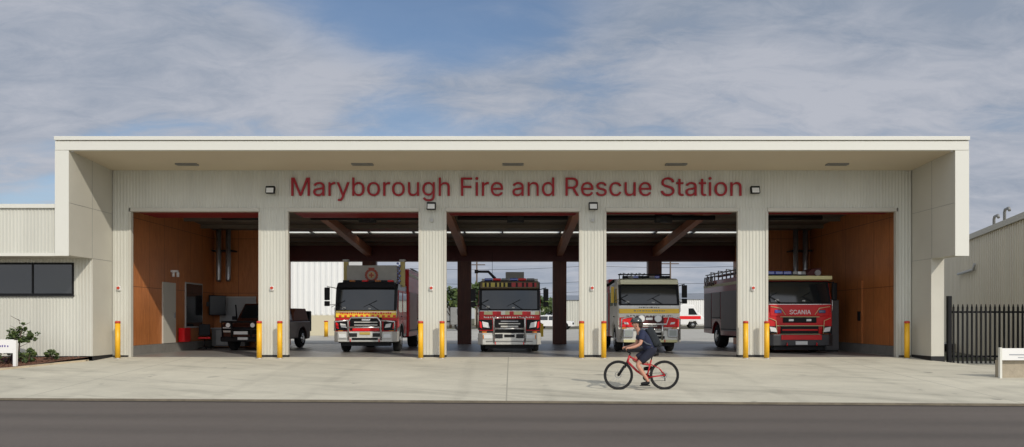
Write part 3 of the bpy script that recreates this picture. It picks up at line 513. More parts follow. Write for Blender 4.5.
# overhead door gear
for i in range(0, len(edges), 2):
    a, b = edges[i], edges[i+1]; j = i//2
    a_ = a+4.6*.5 if j == 0 else a+.25; b_ = b-.25 if j < 4 else a+2.6
    d_ = (1.35, 1.35, .75, .35, .35)[j]
    dr = MB(); dr.box(a+.05, b-.05, .46, .46+d_, H+.02, H+.16)
    for q in range(1, 4): dr.box(a+.06, b-.06, .46+d_*q/4-.008, .46+d_*q/4+.008, H+.005, H+.02)
    P(dr, 'overhead_door', redpanel)
    sh = MB(); sh.cyl((a_, 2.0, H+.05), (b_, 2.0, H+.05), .085, n=14); P(sh, 'door_shaft', black)
    if j in (1, 2, 3):
        sh = MB(); c_ = (a+b)/2 + .1; sh.cyl((c_-.3, 1.98, H+.03), (c_+.3, 1.98, H+.03), .16, n=16); sh.box(c_-.12, c_+.12, 1.8, 1.95, H-.12, H+.1); P(sh, 'door_motor', dark)
# side door, handle and interior glazing of the left bay
mb = MB(); mb.box(-13.176, -13.12, 3.35, 4.45, .345, 2.66); d = P(mb, 'side_door', cream_flat); mb = MB(); mb.box(-13.12, -13.08, 4.25, 4.34, 1.3, 1.5); mb.build('door_handle', steel, d)
mb = MB(); mb.box(-13.176, -13.13, 5.4, 7.1, .9, 2.75); f = P(mb, 'inner_window', lgrey); mb = MB(); mb.box(-13.13, -13.12, 5.46, 7.04, .96, 2.69); mb.build('pane', winglass, f)
mb = MB(); mb.box(-12.9, -11.3, 8.42, 8.498, 1.1, 2.25); f = P(mb, 'inner_window', lgrey); mb = MB(); mb.box(-12.84, -11.36, 8.405, 8.418, 1.16, 2.19); mb.build('pane', mat('frosted_pane', (.35, .36, .36), .15, spec=.8), f)
# a small dark steel door in the right lining
mb = MB(); mb.box(13.13, 13.176, 3.3, 4.4, .345, 2.7); d = P(mb, 'side_door', ply_m); mb = MB(); mb.box(13.06, 13.13, 3.38, 3.5, 1.2, 1.55); mb.build('door_handle', black, d)
# ---- office wing on the left
ofx = -40
mb = MB(); mb.box(ofx, -XF+.36, -1.19, 6, .09, 3.2); 
mb.ribs(ofx, -XF+.36, .09, 2.02, -1.192); mb.ribs(ofx, -XF+.36, 3.06, 3.19, -1.192); mb.ribs(-13.93, -XF+.36, 2.02, 3.06, -1.192)
P(mb, 'office_wall', cream)
mb = MB(); mb.box(ofx, -XF+.4, -1.215, -1.0, -.12, .085); P(mb, 'wall_base', dark)
mb = MB(); mb.box(ofx, -XF-.005, -2.42, 6, 3.24, 4.62); mb.ribs(ofx, -XF-.005, 3.26, 4.62, -2.422); P(mb, 'office_upper_wall', cream)
mb = MB(); mb.box(ofx, -XF-.002, -2.50, -2.0, 4.62, 4.74); mb.box(ofx, -XF-.002, -2.50, -2.42, 3.17, 3.255); P(mb, 'office_trim', white_trim)
mb = MB(); mb.box(ofx, -XF-.002, -2.40, -1.2, 3.19, 3.236); P(mb, 'office_soffit', cream_flat)
W0 = -20.5; W1 = -13.93
fr = MB(); fr.box(W0, W1, -1.215, -1.192, 2.02, 2.08); fr.box(W0, W1, -1.215, -1.192, 3.0, 3.06); fr.box(W1-.06, W1, -1.215, -1.192, 2.08, 3.0)
xk = W1
fx = [W1-.9*1.45, W1-2*1.3-.06, W1-3.9, W1-5.2]
for q in fx: fr.box(q-.03, q+.03, -1.213, -1.192, 2.08, 3.0)
wn = P(fr, 'window', black); pn = MB(); pn.box(W0, W1-.06, -1.200, -1.1925, 2.08, 3.0); pn.build('pane', winglass, wn)
sl = MB(); sl.box(W0, W1+.02, -1.27, -1.19, 1.985, 2.018); sl.build('sill', dark, wn)
# ------------------------------------------------------------------ station sign
sg = thing('building_sign', 'dark red raised lettering across the front wall above the engine bays', 'sign', (0, -.03, 5.32))
tw = sum(ADV[c] for c in 'Maryborough Fire and Rescue Station')/1000
x0 = (291-512)/30.05; sx = (15.04)/(tw-.06)
write('Maryborough Fire and Rescue Station', x0-.05*sx, 0.0+.045, -.03, sx, 1.19, .02, red_sign, sg)
# ------------------------------------------------------------------ small fittings on the station
def wall_lamp(px, py, which):
    x, z = (px-512)/30, 1.3+(318-py)/30
    t = thing('floodlight', which, 'floodlight', (x, -.03, z), 0, 'floodlights on the front wall')
    mb = MB(); mb.box(-.05, .05, -.12, 0, -.05, .05); mb.build('bracket', dark, t)
    mb = MB(); mb.obox((0, -.2, 0), (.30, .12, .24), (R(-14), 0, 0)); hs = mb.build('housing', black, t, bevel=.012)
    mb = MB(); mb.obox((0, -.264, -.017), (.235, .012, .165), (R(-14), 0, 0)); mb.build('lens', lens_m, hs)
wall_lamp(272.5, 191, 'black square floodlight just left of the M of the red lettering')
wall_lamp(432, 207, 'black square floodlight on the second ribbed pier, below the letters g and h')
wall_lamp(592.5, 207, 'black square floodlight on the third ribbed pier, below the word Rescue')
wall_lamp(753, 191, 'black square floodlight just right of the last letter of the sign')
for px, lab in ((187, 'recessed canopy light nearest the left blade wall'), (362.5, 'recessed canopy light above the letters y and b of the sign'), (513, 'recessed canopy light at the middle of the soffit, above the word and'), (676, 'recessed canopy light above the word Station'), (837, 'recessed canopy light nearest the right blade wall')):
    z_ = 25.15; x = (px-512)*z_/780
    t = thing('soffit_light', lab, 'ceiling light', (x, z_-26, 6.262), 0, 'lights recessed in the canopy soffit')
    mb = MB(); mb.box(-.34, .34, -.12, .12, -.035, .03); mb.build('frame', grey, t)
    mb = MB(); mb.box(-.29, .29, -.08, .08, -.041, -.036); mb.build('lamp_cover', mat('dead_lamp', (.10, .095, .08), .3), t)
def call_point(px, lab, X=None):
    x = (px-512)/30
    t = thing('call_point', lab, 'call point', (x, -.026, 2.29), 0, 'red call points on the piers')
    mb = MB(); mb.box(-.055, .055, -.05, 0, -.075, .075); mb.build('case', wht, t, bevel=.006)
    mb = MB(); mb.cyl((0, -.05, .01), (0, -.085, .01), .048, n=16); mb.build('button', capred, t)
for px, lab in ((119.5, 'red call point on the ribbed wall at the far left end of the bays'), (272.5, 'red call point on the first ribbed pier, beside the dark pickup bay'), (431.5, 'red call point on the second ribbed pier, between the first two trucks'), (592, 'red call point on the third ribbed pier, behind and left of the cyclist'), (752.5, 'red call point on the fourth ribbed pier, beside the bright red truck'), ): call_point(px, lab)
for px, lab in ((432, 'small grey sensor under the floodlight of the second pier'), (592.5, 'small grey sensor under the floodlight of the third pier')):
    mb = MB(); mb.box(-.05, .05, -.06, 0, -.05, .05); tag(mb.build('wall_sensor', lgrey, bevel=.01, loc=((px-512)/30, -.03, 4.55)), lab, 'sensor', 'sensors on the piers')
# bollards
bl = thing('bollard', 'x', 'bollard', (0,0,0), 0, 'yellow bollards in front of the bays')
mb = MB(); mb.cyl((0,0,.0), (0,0,1.155), .083, n=24); mb.build('post', yellow, bl)
mb = MB(); mb.tube([(0,0,1.155), (0,0,1.215), (0,0,1.235)], [.087, .087, .06], n=24); mb.build('cap', capred, bl)
mb = MB(); mb.cyl((0,0,0), (0,0,.02), .13, n=20); mb.build('base_plate', steel, bl)
bspots = [(117.7, 'yellow bollard at the far left, by the end wall of the first bay'), (259.3, 'yellow bollard at the left edge of the first ribbed pier'), (279.8, 'yellow bollard at the right edge of the first ribbed pier, beside the pickup'), (420.7, 'yellow bollard at the left edge of the second pier, right of the tall rescue truck'), (442, 'yellow bollard at the right edge of the second pier'), (581.6, 'yellow bollard at the left edge of the third pier'), (603.8, 'yellow bollard at the right edge of the third pier, nearest the cyclist'), (745.7, 'yellow bollard at the left edge of the fourth pier'), (766.7, 'yellow bollard at the right edge of the fourth pier, touching the bright red truck'), (907, 'orange yellow bollard at the far right, in front of the end wall')]
for i, (px, lab) in enumerate(bspots):
    o = bl if i == 0 else copy_tree(bl); o.location = ((px-512)/30.42, -.36, -.03); o['label'] = lab
o = copy_tree(bl); o.location = (-12.75, 27.5, 0); o['label'] = 'far yellow bollard before the white shed beyond the bays'; o.scale = (1.6, 1.6, .9)
# ducts
for s, lab in ((-1, 'pair of silver ducts hanging down the back wall of the left bay'), (1, 'pair of silver ducts hanging down the back wall of the right bay')):
    t = thing('exhaust_duct', lab, 'duct', (s*12.75, 7.9, 0), 0, 'ducts at the back corners')
    for q in (0, .42):
        mb = MB(); mb.tube([(-s*q, 0, 5.15), (-s*q, 0, 2.95 if q == 0 else 3.0), (-s*q, -.02, 2.9)], [.11, .11, .09], n=14); mb.build('pipe', steel, t)
    mb = MB(); mb.box(-.3 if s < 0 else -.6, .6 if s < 0 else .3, -.03, .6, 4.2, 4.26); mb.build('bracket', dark, t)
t = thing('door_lamp', 'small white twin lamp above the pale side door in the left bay', 'lamp', (-13.17, 4.15, 2.95))
mb = MB(); mb.box(0, .25, -.06, .06, .12, .2); mb.build('arm', wht, t); mb = MB(); mb.cyl((.1,-.05,-.06), (.1,-.05,.12), .05); mb.cyl((.22,.08,-.06), (.22,.08,.12), .05); mb.build('lamp_shade', wht, t)
# furniture at the back of the left bay
t = thing('workbench', 'low grey workbench against the back wall of the left bay', 'workbench', (-12.25, 7.95, 0))
mb = MB(); mb.box(-.75, .75, -.3, .3, .82, .88); mb.build('bench_top', steel, t); mb = MB(); mb.box(-.72, .72, -.26, .28, .08, .819); mb.build('cupboard', grey, t, bevel=.01)
for x in (-.36, 0, .36):
    mb = MB(); mb.box(x-.17, x+.17, -.275, -.261, .14, .78); mb.build('door', lgrey, t)
t = thing('wall_screen', 'black screen hung on the back wall beside the glazing', 'screen', (-13.0, 7.6, 1.9), R(35))
mb = MB(); mb.box(-.02, .62, -.04, .0, -.45, .35); mb.build('screen', mat('screen_off', (.01, .012, .016), .35), t); mb = MB(); mb.box(-.05, .65, 0, .05, -.48, .38); mb.build('casing', black, t, bevel=.01); mb = MB(); mb.box(-.15, 0, .0, .04, -.1, .1); mb.build('bracket', dark, t)
t = thing('office_chair', 'black office chair with red seat beside the workbench', 'chair', (-12.7, 6.2, 0), R(20))
mb = MB(); mb.box(-.24, .24, -.24, .24, .44, .52); mb.build('seat', redd, t, bevel=.03); mb = MB(); mb.obox((0, .25, .8), (.44, .06, .5), (R(-8), 0, 0)); mb.build('backrest', black, t, bevel=.02); mb = MB(); mb.cyl((0,0,.1), (0,0,.44), .03)
for q in range(5): a = q*R(72); mb.tube([(0,0,.12), (.28*math.cos(a), .28*math.sin(a), .05)], .02, 8)
mb.build('base', dark, t)
t = thing('first_aid_cabinet', 'red hose reel cabinet low on the wall of the left bay', 'cabinet', (-13.0, 5.0, .36))
mb = MB(); mb.box(-.13, .1, -.3, .3, 0, .55); mb.build('case', redd, t, bevel=.01); mb = MB(); mb.box(.1, .115, -.26, .26, .04, .51); mb.build('door', red, t)
# locker in right bay
t = thing('locker', 'tall narrow grey locker standing beside the bright red truck in the right bay', 'locker', (12.4, 4.6, 0))
mb = MB(); mb.box(-.22, .3, -.3, .3, .06, 2.0); mb.build('case', mat('locker_grey', (.12, .12, .12), .5), t, bevel=.01); mb = MB(); mb.box(-.2, .28, -.32, -.3, .1, 1.96); dd = mb.build('door', mat('locker_grey', (.12,.12,.12)), t); mb = MB(); mb.box(-.16, -.13, -.36, -.32, 1.0, 1.2); mb.build('handle', steel, dd)
mb = MB(); mb.box(-.2, .28, -.28, .28, 0, .06); mb.build('foot', dark, t)
# ------------------------------------------------------------------ fire trucks
def wheel(parent, x, y, r=.5, wdt=.28, rimm=None, dual=False):
    s = 1 if x > 0 else -1
    mb = MB(); a, b = x-wdt/2, x+wdt/2
    mb.tube([(a, y, r), (a+.04, y, r), (b-.04, y, r), (b, y, r)], [r*.9, r, r, r*.9], 28)
    wl = mb.build('wheel', rubber, parent)
    mb = MB(); o = b if s > 0 else a
    mb.tube([(o-.01*s, y, r), (o+.012*s, y, r), (o-.05*s, y, r)], [r*.56, r*.52, r*.2], 24); mb.cyl((o-.06*s, y, r), (o+.03*s, y, r), r*.2, n=16)
    for q in range(8):
        an = q*math.pi/4; mb.cyl((o-.04*s, y+r*.33*math.cos(an), r+r*.33*math.sin(an)), (o+.005*s, y+r*.33*math.cos(an), r+r*.33*math.sin(an)), .02, n=6)
    mb.build('rim', rimm or chrome, wl); return wl
def truck(label, loc, rz, c):
    t = thing('fire_truck', label, 'fire truck', loc, rz, 'fire trucks parked in the bays')
    B = lambda mb, n, m, p=None, **k: mb.build(n, m, p or t, **k)
    L_ = c.get('len', 8.2); hw = 1.2; zw0, zw1, zt = c['zw0'], c['zw1'], c['zt']
    # chassis
    mb = MB(); mb.box(-.5, .5, .3, L_-.1, .62, .86); mb.box(-.95, .95, 1.15, 1.35, .42, .6); mb.box(-.95, .95, L_-2.1, L_-1.9, .42, .6); mb.box(-.95, .95, .5, .8, .5, .75); B(mb, 'chassis', black)
    # cab shell: side profile with wheel arch
    arch = [(1.3+.62*math.cos(a), .5+.62*math.sin(a)) for a in [R(q) for q in range(5, 180, 25)]]
    prof = [(.10, .50), (.02, .9), (.02, zw0), (.04+c.get('rake', .16), zw1), (.42, zt), (2.75, zt), (2.75, .58)] + [(1.93, .58)] + arch + [(.66, .5)]
    mb = MB(); mb.prism(prof, 'x', -hw, hw); cab = B(mb, 'cab', c['cab'], bevel=.035)
    rk = .02+c.get('rake', .16)
    def yf(z): return .02 if z <= zw0 else .02+rk*(z-zw0)/(zw1-zw0)
    # windscreen: black surround, curved glass, wipers
    def screen(mb, z0, z1, hwid, pr, bow, m=0):
        n = 10; base = len(mb.v)
        for i in range(n+1):
            u = -1+2*i/n
            for z in (z0, z1):
                x = u*hwid; y = yf(z)-pr+bow*u*u
                mb.v += [(x, y, z), (x, y+.02, z)]
        base2 = len(mb.v)
        for i in range(n+1):
            u = -1+2*i/n
            for z in (z0, z1): mb.v.append((u*hwid, yf(z)-pr+bow*u*u, z))
        for i in range(n):
            a = base+4*i; b = a+4
            mb.face((base2+2*i, base2+2*i+2, base2+2*i+3, base2+2*i+1), m, True); mb.face((a+1, a+3, b+3, b+1), m); mb.face((a, a+1, b+1, b), m); mb.face((a+2, b+2, b+3, a+3), m)
        a = base; mb.face((a, a+2, a+3, a+1), m); a = base+4*n; mb.face((a, a+1, a+3, a+2), m)
    mb = MB(); screen(mb, zw0-.03, zw1+.03, hw-.02, .035, .02); B(mb, 'windscreen_frame', black, cab)
    mb = MB(); screen(mb, zw0+.03, zw1-.02, hw-.12, .058, .022); ws = B(mb, 'windscreen', glass)
    for s in (-1, 1):
        mb = MB(); mb.tube([(s*.62-.1, yf(zw0)-.07, zw0+.01), (s*.62-.5, yf(zw0+.25)-.075, zw0+.26)], .012, 6); mb.tube([(s*.62-.72, yf(zw0+.22)-.072, zw0+.14), (s*.62-.2, yf(zw0+.35)-.074, zw0+.40)], .009, 6); B(mb, 'wiper', black, ws)
    # doors and side windows
    for s in (-1, 1):
        mb = MB(); X0, X1 = sorted((s*hw, s*(hw+.018)))
        mb.prism([(.14, .95), (.14, zw0-.02), (.3, zw1-.02), (1.32, zw1-.02), (1.32, 1.12), (1.0, 1.1)], 'x', X0, X1); d = B(mb, 'door', c['side'], bevel=.008)
        mb = MB(); X0, X1 = sorted((s*(hw+.015), s*(hw+.026))); mb.prism([(.26, zw0+.06), (.38, zw1-.12), (1.24, zw1-.12), (1.24, zw0-.05), (.5, zw0-.05)], 'x', X0, X1); B(mb, 'window', glass, d)
        mb = MB(); X0, X1 = sorted((s*(hw+.018), s*(hw+.05))); mb.box(X0, X1, 1.05, 1.22, 1.38, 1.42); B(mb, 'handle', black, d)
        mb = MB(); X0, X1 = sorted((s*hw, s*(hw+.018))); mb.prism([(1.95, .7), (1.95, 1.0), (1.4, 1.2), (1.4, zw1-.02), (2.6, zw1-.02), (2.6, .7)], 'x', X0, X1); d = B(mb, 'door', c['side'], bevel=.008)
        mb = MB(); X0, X1 = sorted((s*(hw+.015), s*(hw+.026))); mb.box(X0, X1, 1.5, 2.5, zw0-.02, zw1-.12); B(mb, 'window', glass, d)
        # mirrors
        if c['mirror'][0 if s < 0 else 1]:
            mx_ = s*(hw+c['mx']); mz0, mz1 = c['mz']
            mb = MB(); mb.tube([(s*hw, .3, mz1-.02), (mx_, .02, mz1+.04), (mx_, .0, mz1-.1)], .018, 8); mb.tube([(s*hw, .3, mz0+.06), (mx_, 0, mz0+.05)], .014, 8); mr = B(mb, 'mirror_arm', c.get('armm', black))
            mb = MB(); mb.box(mx_-.10, mx_+.10, -.06, .04, mz0+(mz1-mz0)*.32, mz1); B(mb, 'mirror', black, mr, bevel=.02)
            mb = MB(); mb.box(mx_-.10, mx_+.10, -.06, .04, mz0, mz0+(mz1-mz0)*.27); B(mb, 'mirror', black, mr, bevel=.02)
    for s in (-1, 1): 
        wheel(t, s*1.03, 1.3); 
        wheel(t, s*1.0, L_-2.0, wdt=.42)
        mb = MB(); X0, X1 = sorted((s*.85, s*1.22)); mb.box(X0, X1, .72, .76, .35, .7); B(mb, 'mudflap', rubber)
    # bodywork behind the cab
    hb, zb, yb = c.get('hb', 1.24), c['zb'], c.get('yb', 2.95)
    ra = L_-2.0
    arch2 = [(ra+.66*math.cos(a), .5+.66*math.sin(a)) for a in [R(q) for q in range(10, 180, 24)]]
    mb = MB(); mb.prism([(yb, .55), (yb, zb), (L_, zb), (L_, .62), (ra+.68, .58)] + arch2 + [(ra-.68, .55)], 'x', -hb, hb); bd = B(mb, 'body', c['body'], bevel=.02)
    for s in (-1, 1):
        spans = [(yb+.12, ra-.75, .75), (ra-.62, ra+.62, 1.25), (ra+.75, L_-.1, .8)]
        for (a, b, z0) in spans:
            mb = MB(); X0, X1 = sorted((s*hb, s*(hb+.014))); z1 = min(zb-.35, 2.45)
            mb.box(X0, X1, a, b, z0, z1); k = int((z1-z0)/.1)
            for q in range(k):
                Xa, Xb = sorted((s*(hb+.014), s*(hb+.022))); mb.box(Xa, Xb, a+.03, b-.03, z0+q*.1+.02, z0+q*.1+.085)
            sh = B(mb, 'shutter', c.get('shut', steel)); mb = MB(); Xa, Xb = sorted((s*(hb+.02), s*(hb+.04))); mb.box(Xa, Xb, a+.05, b-.05, z0+.05, z0+.09); B(mb, 'handle', black, sh)
        mb = MB(); X0, X1 = sorted((s*hb, s*(hb+.016))); mb.box(X0, X1, yb+.02, L_-.02, zb-.3, zb-.18); B(mb, 'reflective_stripe', c.get('stripe', lime))
    if c.get('gap', True):
        mb = MB(); mb.box(-1.05, 1.05, 2.76, yb-.01, .7, zt-.15); B(mb, 'cab_gaiter', black)
    # painted front and fittings
    for (nm, x0, x1, z0, z1, pr, m, bv) in c['front']:
        mb = MB(); mb.box(x0, x1, yf((z0+z1)/2)-pr, yf((z0+z1)/2)+.05, z0, z1); B(mb, nm, m, bevel=bv)
    # bumper wraps the corners
    z0, z1, pr, m = c['bumper']
    mb = MB(); mb.prism([(-hw-.03, .45), (-hw-.03, .0), (-hw+.16, -pr), (hw-.16, -pr), (hw+.03, .0), (hw+.03, .45), (hw-.05, .45), (hw-.05, .06), (-hw+.05, .06), (-hw+.05, .45)], 'z', z0, z1); bp = B(mb, 'bumper', m, bevel=.03)
    for (nm, x0, x1, a, b, mm) in c.get('onbumper', []):
        mb = MB(); mb.box(x0, x1, -pr-.03, -pr+.06, a, b); B(mb, nm, mm, bp, bevel=.008)
    # small fittings every engine carries
    for s in (-1, 1):
        mb = MB(); mb.tube([(s*(hw-.03), .0, zw0-.3), (s*(hw+.0), -.05, zw0-.26), (s*(hw+.0), -.05, zw0+.1), (s*(hw-.03), .03, zw0+.14)], .013, 6); B(mb, 'grab_handle', chrome)
        mb = MB(); mb.box(s*.98-.09, s*.98+.09, yf(z1)-.045, .05, z1+.01, z1+.05); B(mb, 'marker_lamp', mat('amber_lamp', (.7, .22, .01), .3))
        mb = MB(); mb.tube([(s*.55, -pr+.02, z0+.02), (s*.55, -pr-.07, z0+.02), (s*.55, -pr-.07, z0+.10), (s*.55, -pr+.02, z0+.10)], .016, 6); B(mb, 'tow_eye', redd)
        mb = MB(); X0, X1 = sorted((s*(hw-.1), s*(hw+.06))); mb.box(X0, X1, .2, .62, .5, .56); B(mb, 'step', steel)
    mb = MB(); mb.box(-.95, .95, .02, .3, z0-.16, z0-.005); B(mb, 'valance', black)
    # bright drip rail over the windscreen and trim under it
    mb = MB(); mb.box(-1.16, 1.16, yf(zw0)-.05, yf(zw0)+.02, zw0-.055, zw0-.035); B(mb, 'trim_strip', chrome)
    mb = MB(); mb.box(-.92, -.78, yf(zw0+.1)-.066, yf(zw0+.1)-.058, zw0+.07, zw0+.15); mb.box(.1, .2, yf(zw0+.1)-.072, yf(zw0+.1)-.064, zw0+.06, zw0+.11); B(mb, 'windscreen_label', lgrey, ws)
    for q in range(3):
        mb = MB(); mb.box(-.55+q*.5, -.45+q*.5, yf(zw1)+.03, yf(zw1)+.1, zt-.03, zt+.02); B(mb, 'roof_marker', mat('amber_lamp', (.7, .22, .01), .3))
    # headlight clusters
    for s in (-1, 1):
        hx0, hx1, hz0, hz1 = c['hl']; X0, X1 = sorted((s*hx0, s*hx1))
        mb = MB(); mb.box(X0, X1, -.045, .05, hz0, hz1); hl = B(mb, 'headlight', c['hlm'], bevel=.015)
        for (dx, dz, w_, h_, mm) in c['lamps']:
            mb = MB(); xc = s*dx; mb.prism([(xc-s*w_/2, dz-h_/2), (xc+s*w_*.35, dz-h_*.35), (xc+s*w_/2, dz+h_/2), (xc-s*w_*.3, dz+h_*.3)], 'y', -.062, -.04); B(mb, 'lamp', mm, hl)
    return t, B, yf, bd, cab
def checks(B, t, z0, z1, x0, x1, n, mats, pr=.03, name='check_band', y=.02, seq=None):
    mb = MB(); w_ = (x1-x0)/n
    for i in range(n): mb.box(x0+i*w_, x0+(i+1)*w_, y-pr, y-pr+.02, z0, z1, (seq[i % len(seq)] if seq else i % len(mats)))
    return mb.build(name, mats, t)
def bullbar(t, pts, r=.035, m=None):
    mb = MB()
    for p in pts: mb.tube(p, r, 10)
    return mb.build('bull_bar', m or chrome, t)
def dashes(t, name, z, h, x0, x1, y, m, seed=1, w=(.02, .07)):
    """a row of tiny reflective flecks"""
    rr = random.Random(seed); mb = MB(); x = x0
    while x < x1:
        q = rr.uniform(*w); mb.box(x, min(x1, x+q), y-.006, y, z, z+h*rr.uniform(.6, 1)); x += q+rr.uniform(.02, .05)
    return mb.build(name, m, t)
def light_bar(t, x0, x1, y, z, mats, n=6, h=.12):
    mb = MB(); mb.box(x0, x1, y-.12, y+.12, z, z+.04); o = mb.build('light_bar', black, t)
    w_ = (x1-x0)/n
    for i in range(n):
        mb = MB(); mb.box(x0+i*w_+.01, x0+(i+1)*w_-.01, y-.11, y+.11, z+.04, z+.04+h); mb.build('beacon', mats[i % len(mats)], o, bevel=.02)
    return o
def ladder(t, y0, y1, x, z, m=None, w_=.4):
    mb = MB()
    for s in (-1, 1): mb.tube([(x+s*w_/2, y0, z), (x+s*w_/2, y1, z)], .025, 8)
    k = int((y1-y0)/.3)
    for i in range(k): yy = y0+.15+i*.3; mb.tube([(x-w_/2, yy, z), (x+w_/2, yy, z)], .016, 6)
    return mb.build('ladder', m or steel, t)
plate_m = mat('plate_white', (.6, .6, .58), .4)
silverp = mat('silver_panel', (.58, .57, .52), .4, .2, nz=(3, .12))
# --- truck 1: tall rescue truck, grey body front with crest
c1 = dict(zw0=1.62, zw1=2.46, zt=2.68, rake=.16, cab=mat('cab_charcoal', (.035, .035, .035), .35, coat=.3), side=red, body=red, zb=3.42, yb=2.95, hb=1.27, len=8.4, stripe=lime, shut=mat('shutter_red', (.26, .02, .02), .4),
  mirror=(1, 0), mx=.30, mz=(1.80, 2.52), armm=white_trim,
  front=[('yellow_band', -1.17, 1.17, 1.36, 1.62, .035, ty, .01), ('grille', -.62, .62, .86, 1.35, .04, black, .01), ('lower_panel', -1.19, 1.19, .7, 1.359, .012, red, .01), ('grille_panel', -.52, .52, .84, 1.0, .05, redd, .01),
         ('grille_bar', -.45, .45, 1.05, 1.09, .06, silverp, 0), ('grille_bar', -.45, .45, 1.16, 1.2, .06, silverp, 0), ('badge', -.16, .16, 1.23, 1.31, .065, chrome, .01)],
  bumper=(.42, .82, .22, silverp), onbumper=[('number_plate', -.2, .2, .70, .80, mat('plate_gold', (.5, .36, .08), .4)), ('fog_lamp', -1.0, -.72, .58, .72, lens_m), ('fog_lamp', .72, 1.0, .58, .72, lens_m), ('bumper_slot', -.5, .5, .5, .58, black), ('lamp_recess', -1.04, -.66, .54, .545, black), ('lamp_recess', .66, 1.04, .54, .545, black), ('bumper_slot', -.6, -.3, .62, .76, dark), ('bumper_slot', .3, .6, .62, .76, dark)],
  hl=(.68, 1.18, .86, 1.24), hlm=black, lamps=[(.86, 1.05, .26, .18, lens_m), (1.1, 1.05, .12, .26, redd)])
t1, B, yf, bd, cab = truck('tall rescue truck with a grey box front above its cab, parked in the second bay', ((366-512)/26.66, 3.25, 0), 0, c1)
checks(B, t1, 1.375, 1.45, -1.15, 1.15, 22, [ty, redd], .05); dashes(t1, 'lettering', 1.49, .08, -1.0, 1.0, -.02, redd, 3)
bullbar(t1, [[(-.62, -.25, .5), (-.62, -.33, 1.2), (-.5, -.33, 1.36), (.5, -.33, 1.36), (.62, -.33, 1.2), (.62, -.25, .5)], [(-.62, -.33, .98), (.62, -.33, .98)], [(-1.15, -.25, .84), (-1.15, -.3, 1.2), (-.62, -.33, 1.25)], [(1.15, -.25, .84), (1.15, -.3, 1.2), (.62, -.33, 1.25)]], .033)
mb = MB(); mb.prism([(.1, 2.50), (-.02, 2.52), (.05, 2.70), (.45, 2.74), (.45, 2.6)], 'x', -1.1, 1.1); B(mb, 'sun_visor', black)
light_bar(t1, -1.0, 1.0, .55, 2.72, [dark, mat('amber', (.4, .12, .01), .3), dark, redd], 8, .07)
gp = mat('box_grey', (.36, .35, .31), .5, nz=(3, .1))
mb = MB(); mb.box(-1.0, 1.02, 1.2, 2.96, 2.682, 3.46); roofbox = B(mb, 'roof_locker', gp, bevel=.02)
mb = MB()
for a in range(16): an = a*math.pi/8; mb.obox((.22*math.cos(an), 1.185, 3.06+.22*math.sin(an)), (.09, .02, .09), (0, an, 0), 0)
mb.cyl((0, 1.19, 3.06), (0, 1.17, 3.06), .13, n=20, m=1); mb.box(-.03, .03, 1.155, 1.17, 2.96, 3.16, 0); mb.box(-.1, .1, 1.156, 1.169, 3.03, 3.09, 0); mb.box(-.12, .12, 1.165, 1.185, 3.28, 3.36, 0)
mb.build('crest', [mat('crest_red', (.35, .05, .02), .5), mat('crest_gold', (.55, .38, .15), .5)], roofbox)
for x in (-1.1, 1.2):
    mb = MB(); mb.box(x-.09, x+.09, 1.5, 1.66, 2.6, 3.62); B(mb, 'corner_post', mat('post_khaki', (.55, .45, .16), .5)); mb = MB(); mb.box(x-.12, x+.12, 1.44, 1.72, 3.62, 3.72); B(mb, 'scene_light', lgrey, bevel=.02)
mb = MB(); 
for i in range(9): mb.cyl((1.02+.08*(i % 2), 1.35, 2.75+i*.1), (1.02+.08*(i % 2), 1.5, 2.75+i*.1), .045, n=10)
B(mb, 'hose_rack', blue)
mb = MB(); mb.tube([(1.3, 3.3, 3.45), (1.3, 8.2, 3.45)], .04, 8); mb.tube([(-1.3, 3.3, 3.45), (-1.3, 8.2, 3.45)], .04, 8); B(mb, 'roof_rail', steel)
# --- truck 2: checker band, monitor on roof
c2 = dict(zw0=1.66, zw1=2.44, zt=2.76, rake=.14, cab=mat('cab_black', (.03, .03, .032), .35, coat=.3), side=red, body=silverp, zb=3.02, yb=2.95, hb=1.2, len=7.8,
  mirror=(1, 1), mx=.22, mz=(1.78, 2.48), shut=steel,
  front=[('red_panel', -1.18, 1.18, .84, 1.60, .03, red, .01), ('grille', -.62, .62, .80, 1.30, .045, black, .01), ('grille_bar', -.34, .34, .98, 1.04, .065, silverp, 0), ('grille_bar', -.42, .42, 1.1, 1.14, .065, silverp, 0), ('grille_bar', -.34, .34, 1.2, 1.23, .065, steel, 0)],
  bumper=(.30, .76, .24, silverp), onbumper=[('number_plate', -.2, .2, .60, .70, black), ('fog_lamp', -1.0, -.66, .54, .68, lens_m), ('fog_lamp', .66, 1.0, .54, .68, lens_m), ('bumper_slot', -.9, .9, .42, .46, grey), ('bumper_slot', -.55, -.26, .56, .72, dark), ('bumper_slot', .26, .55, .56, .72, dark), ('indicator', -1.03, -.98, .54, .68, mat('amber_lamp', (.7, .22, .01), .3)), ('indicator', .98, 1.03, .54, .68, mat('amber_lamp', (.7, .22, .01), .3))],
  hl=(.66, 1.19, .88, 1.28), hlm=black, lamps=[(.92, 1.08, .3, .26, lens_m), (1.12, 1.08, .1, .3, redd)])
t2, B, yf, bd, cab = truck('red fronted fire truck with water monitor on its roof, parked in the middle bay', ((509.5-512)/26.4, 3.55, 0), 0, c2)
checks(B, t2, 1.47, 1.60, -1.16, 1.16, 14, [lime, red, redd, offwhite], .05, seq=[1, 0, 0, 2, 1, 3, 0])
dashes(t2, 'lettering', 1.34, .07, -1.0, 1.0, -.015, offwhite, 8)
bullbar(t2, [[(-.6, -.25, .4), (-.6, -.34, 1.34), (-.35, -.34, 1.36)], [(.6, -.25, .4), (.6, -.34, 1.34), (.35, -.34, 1.36)], [(-.6, -.34, .93), (.6, -.34, .93)]], .035)
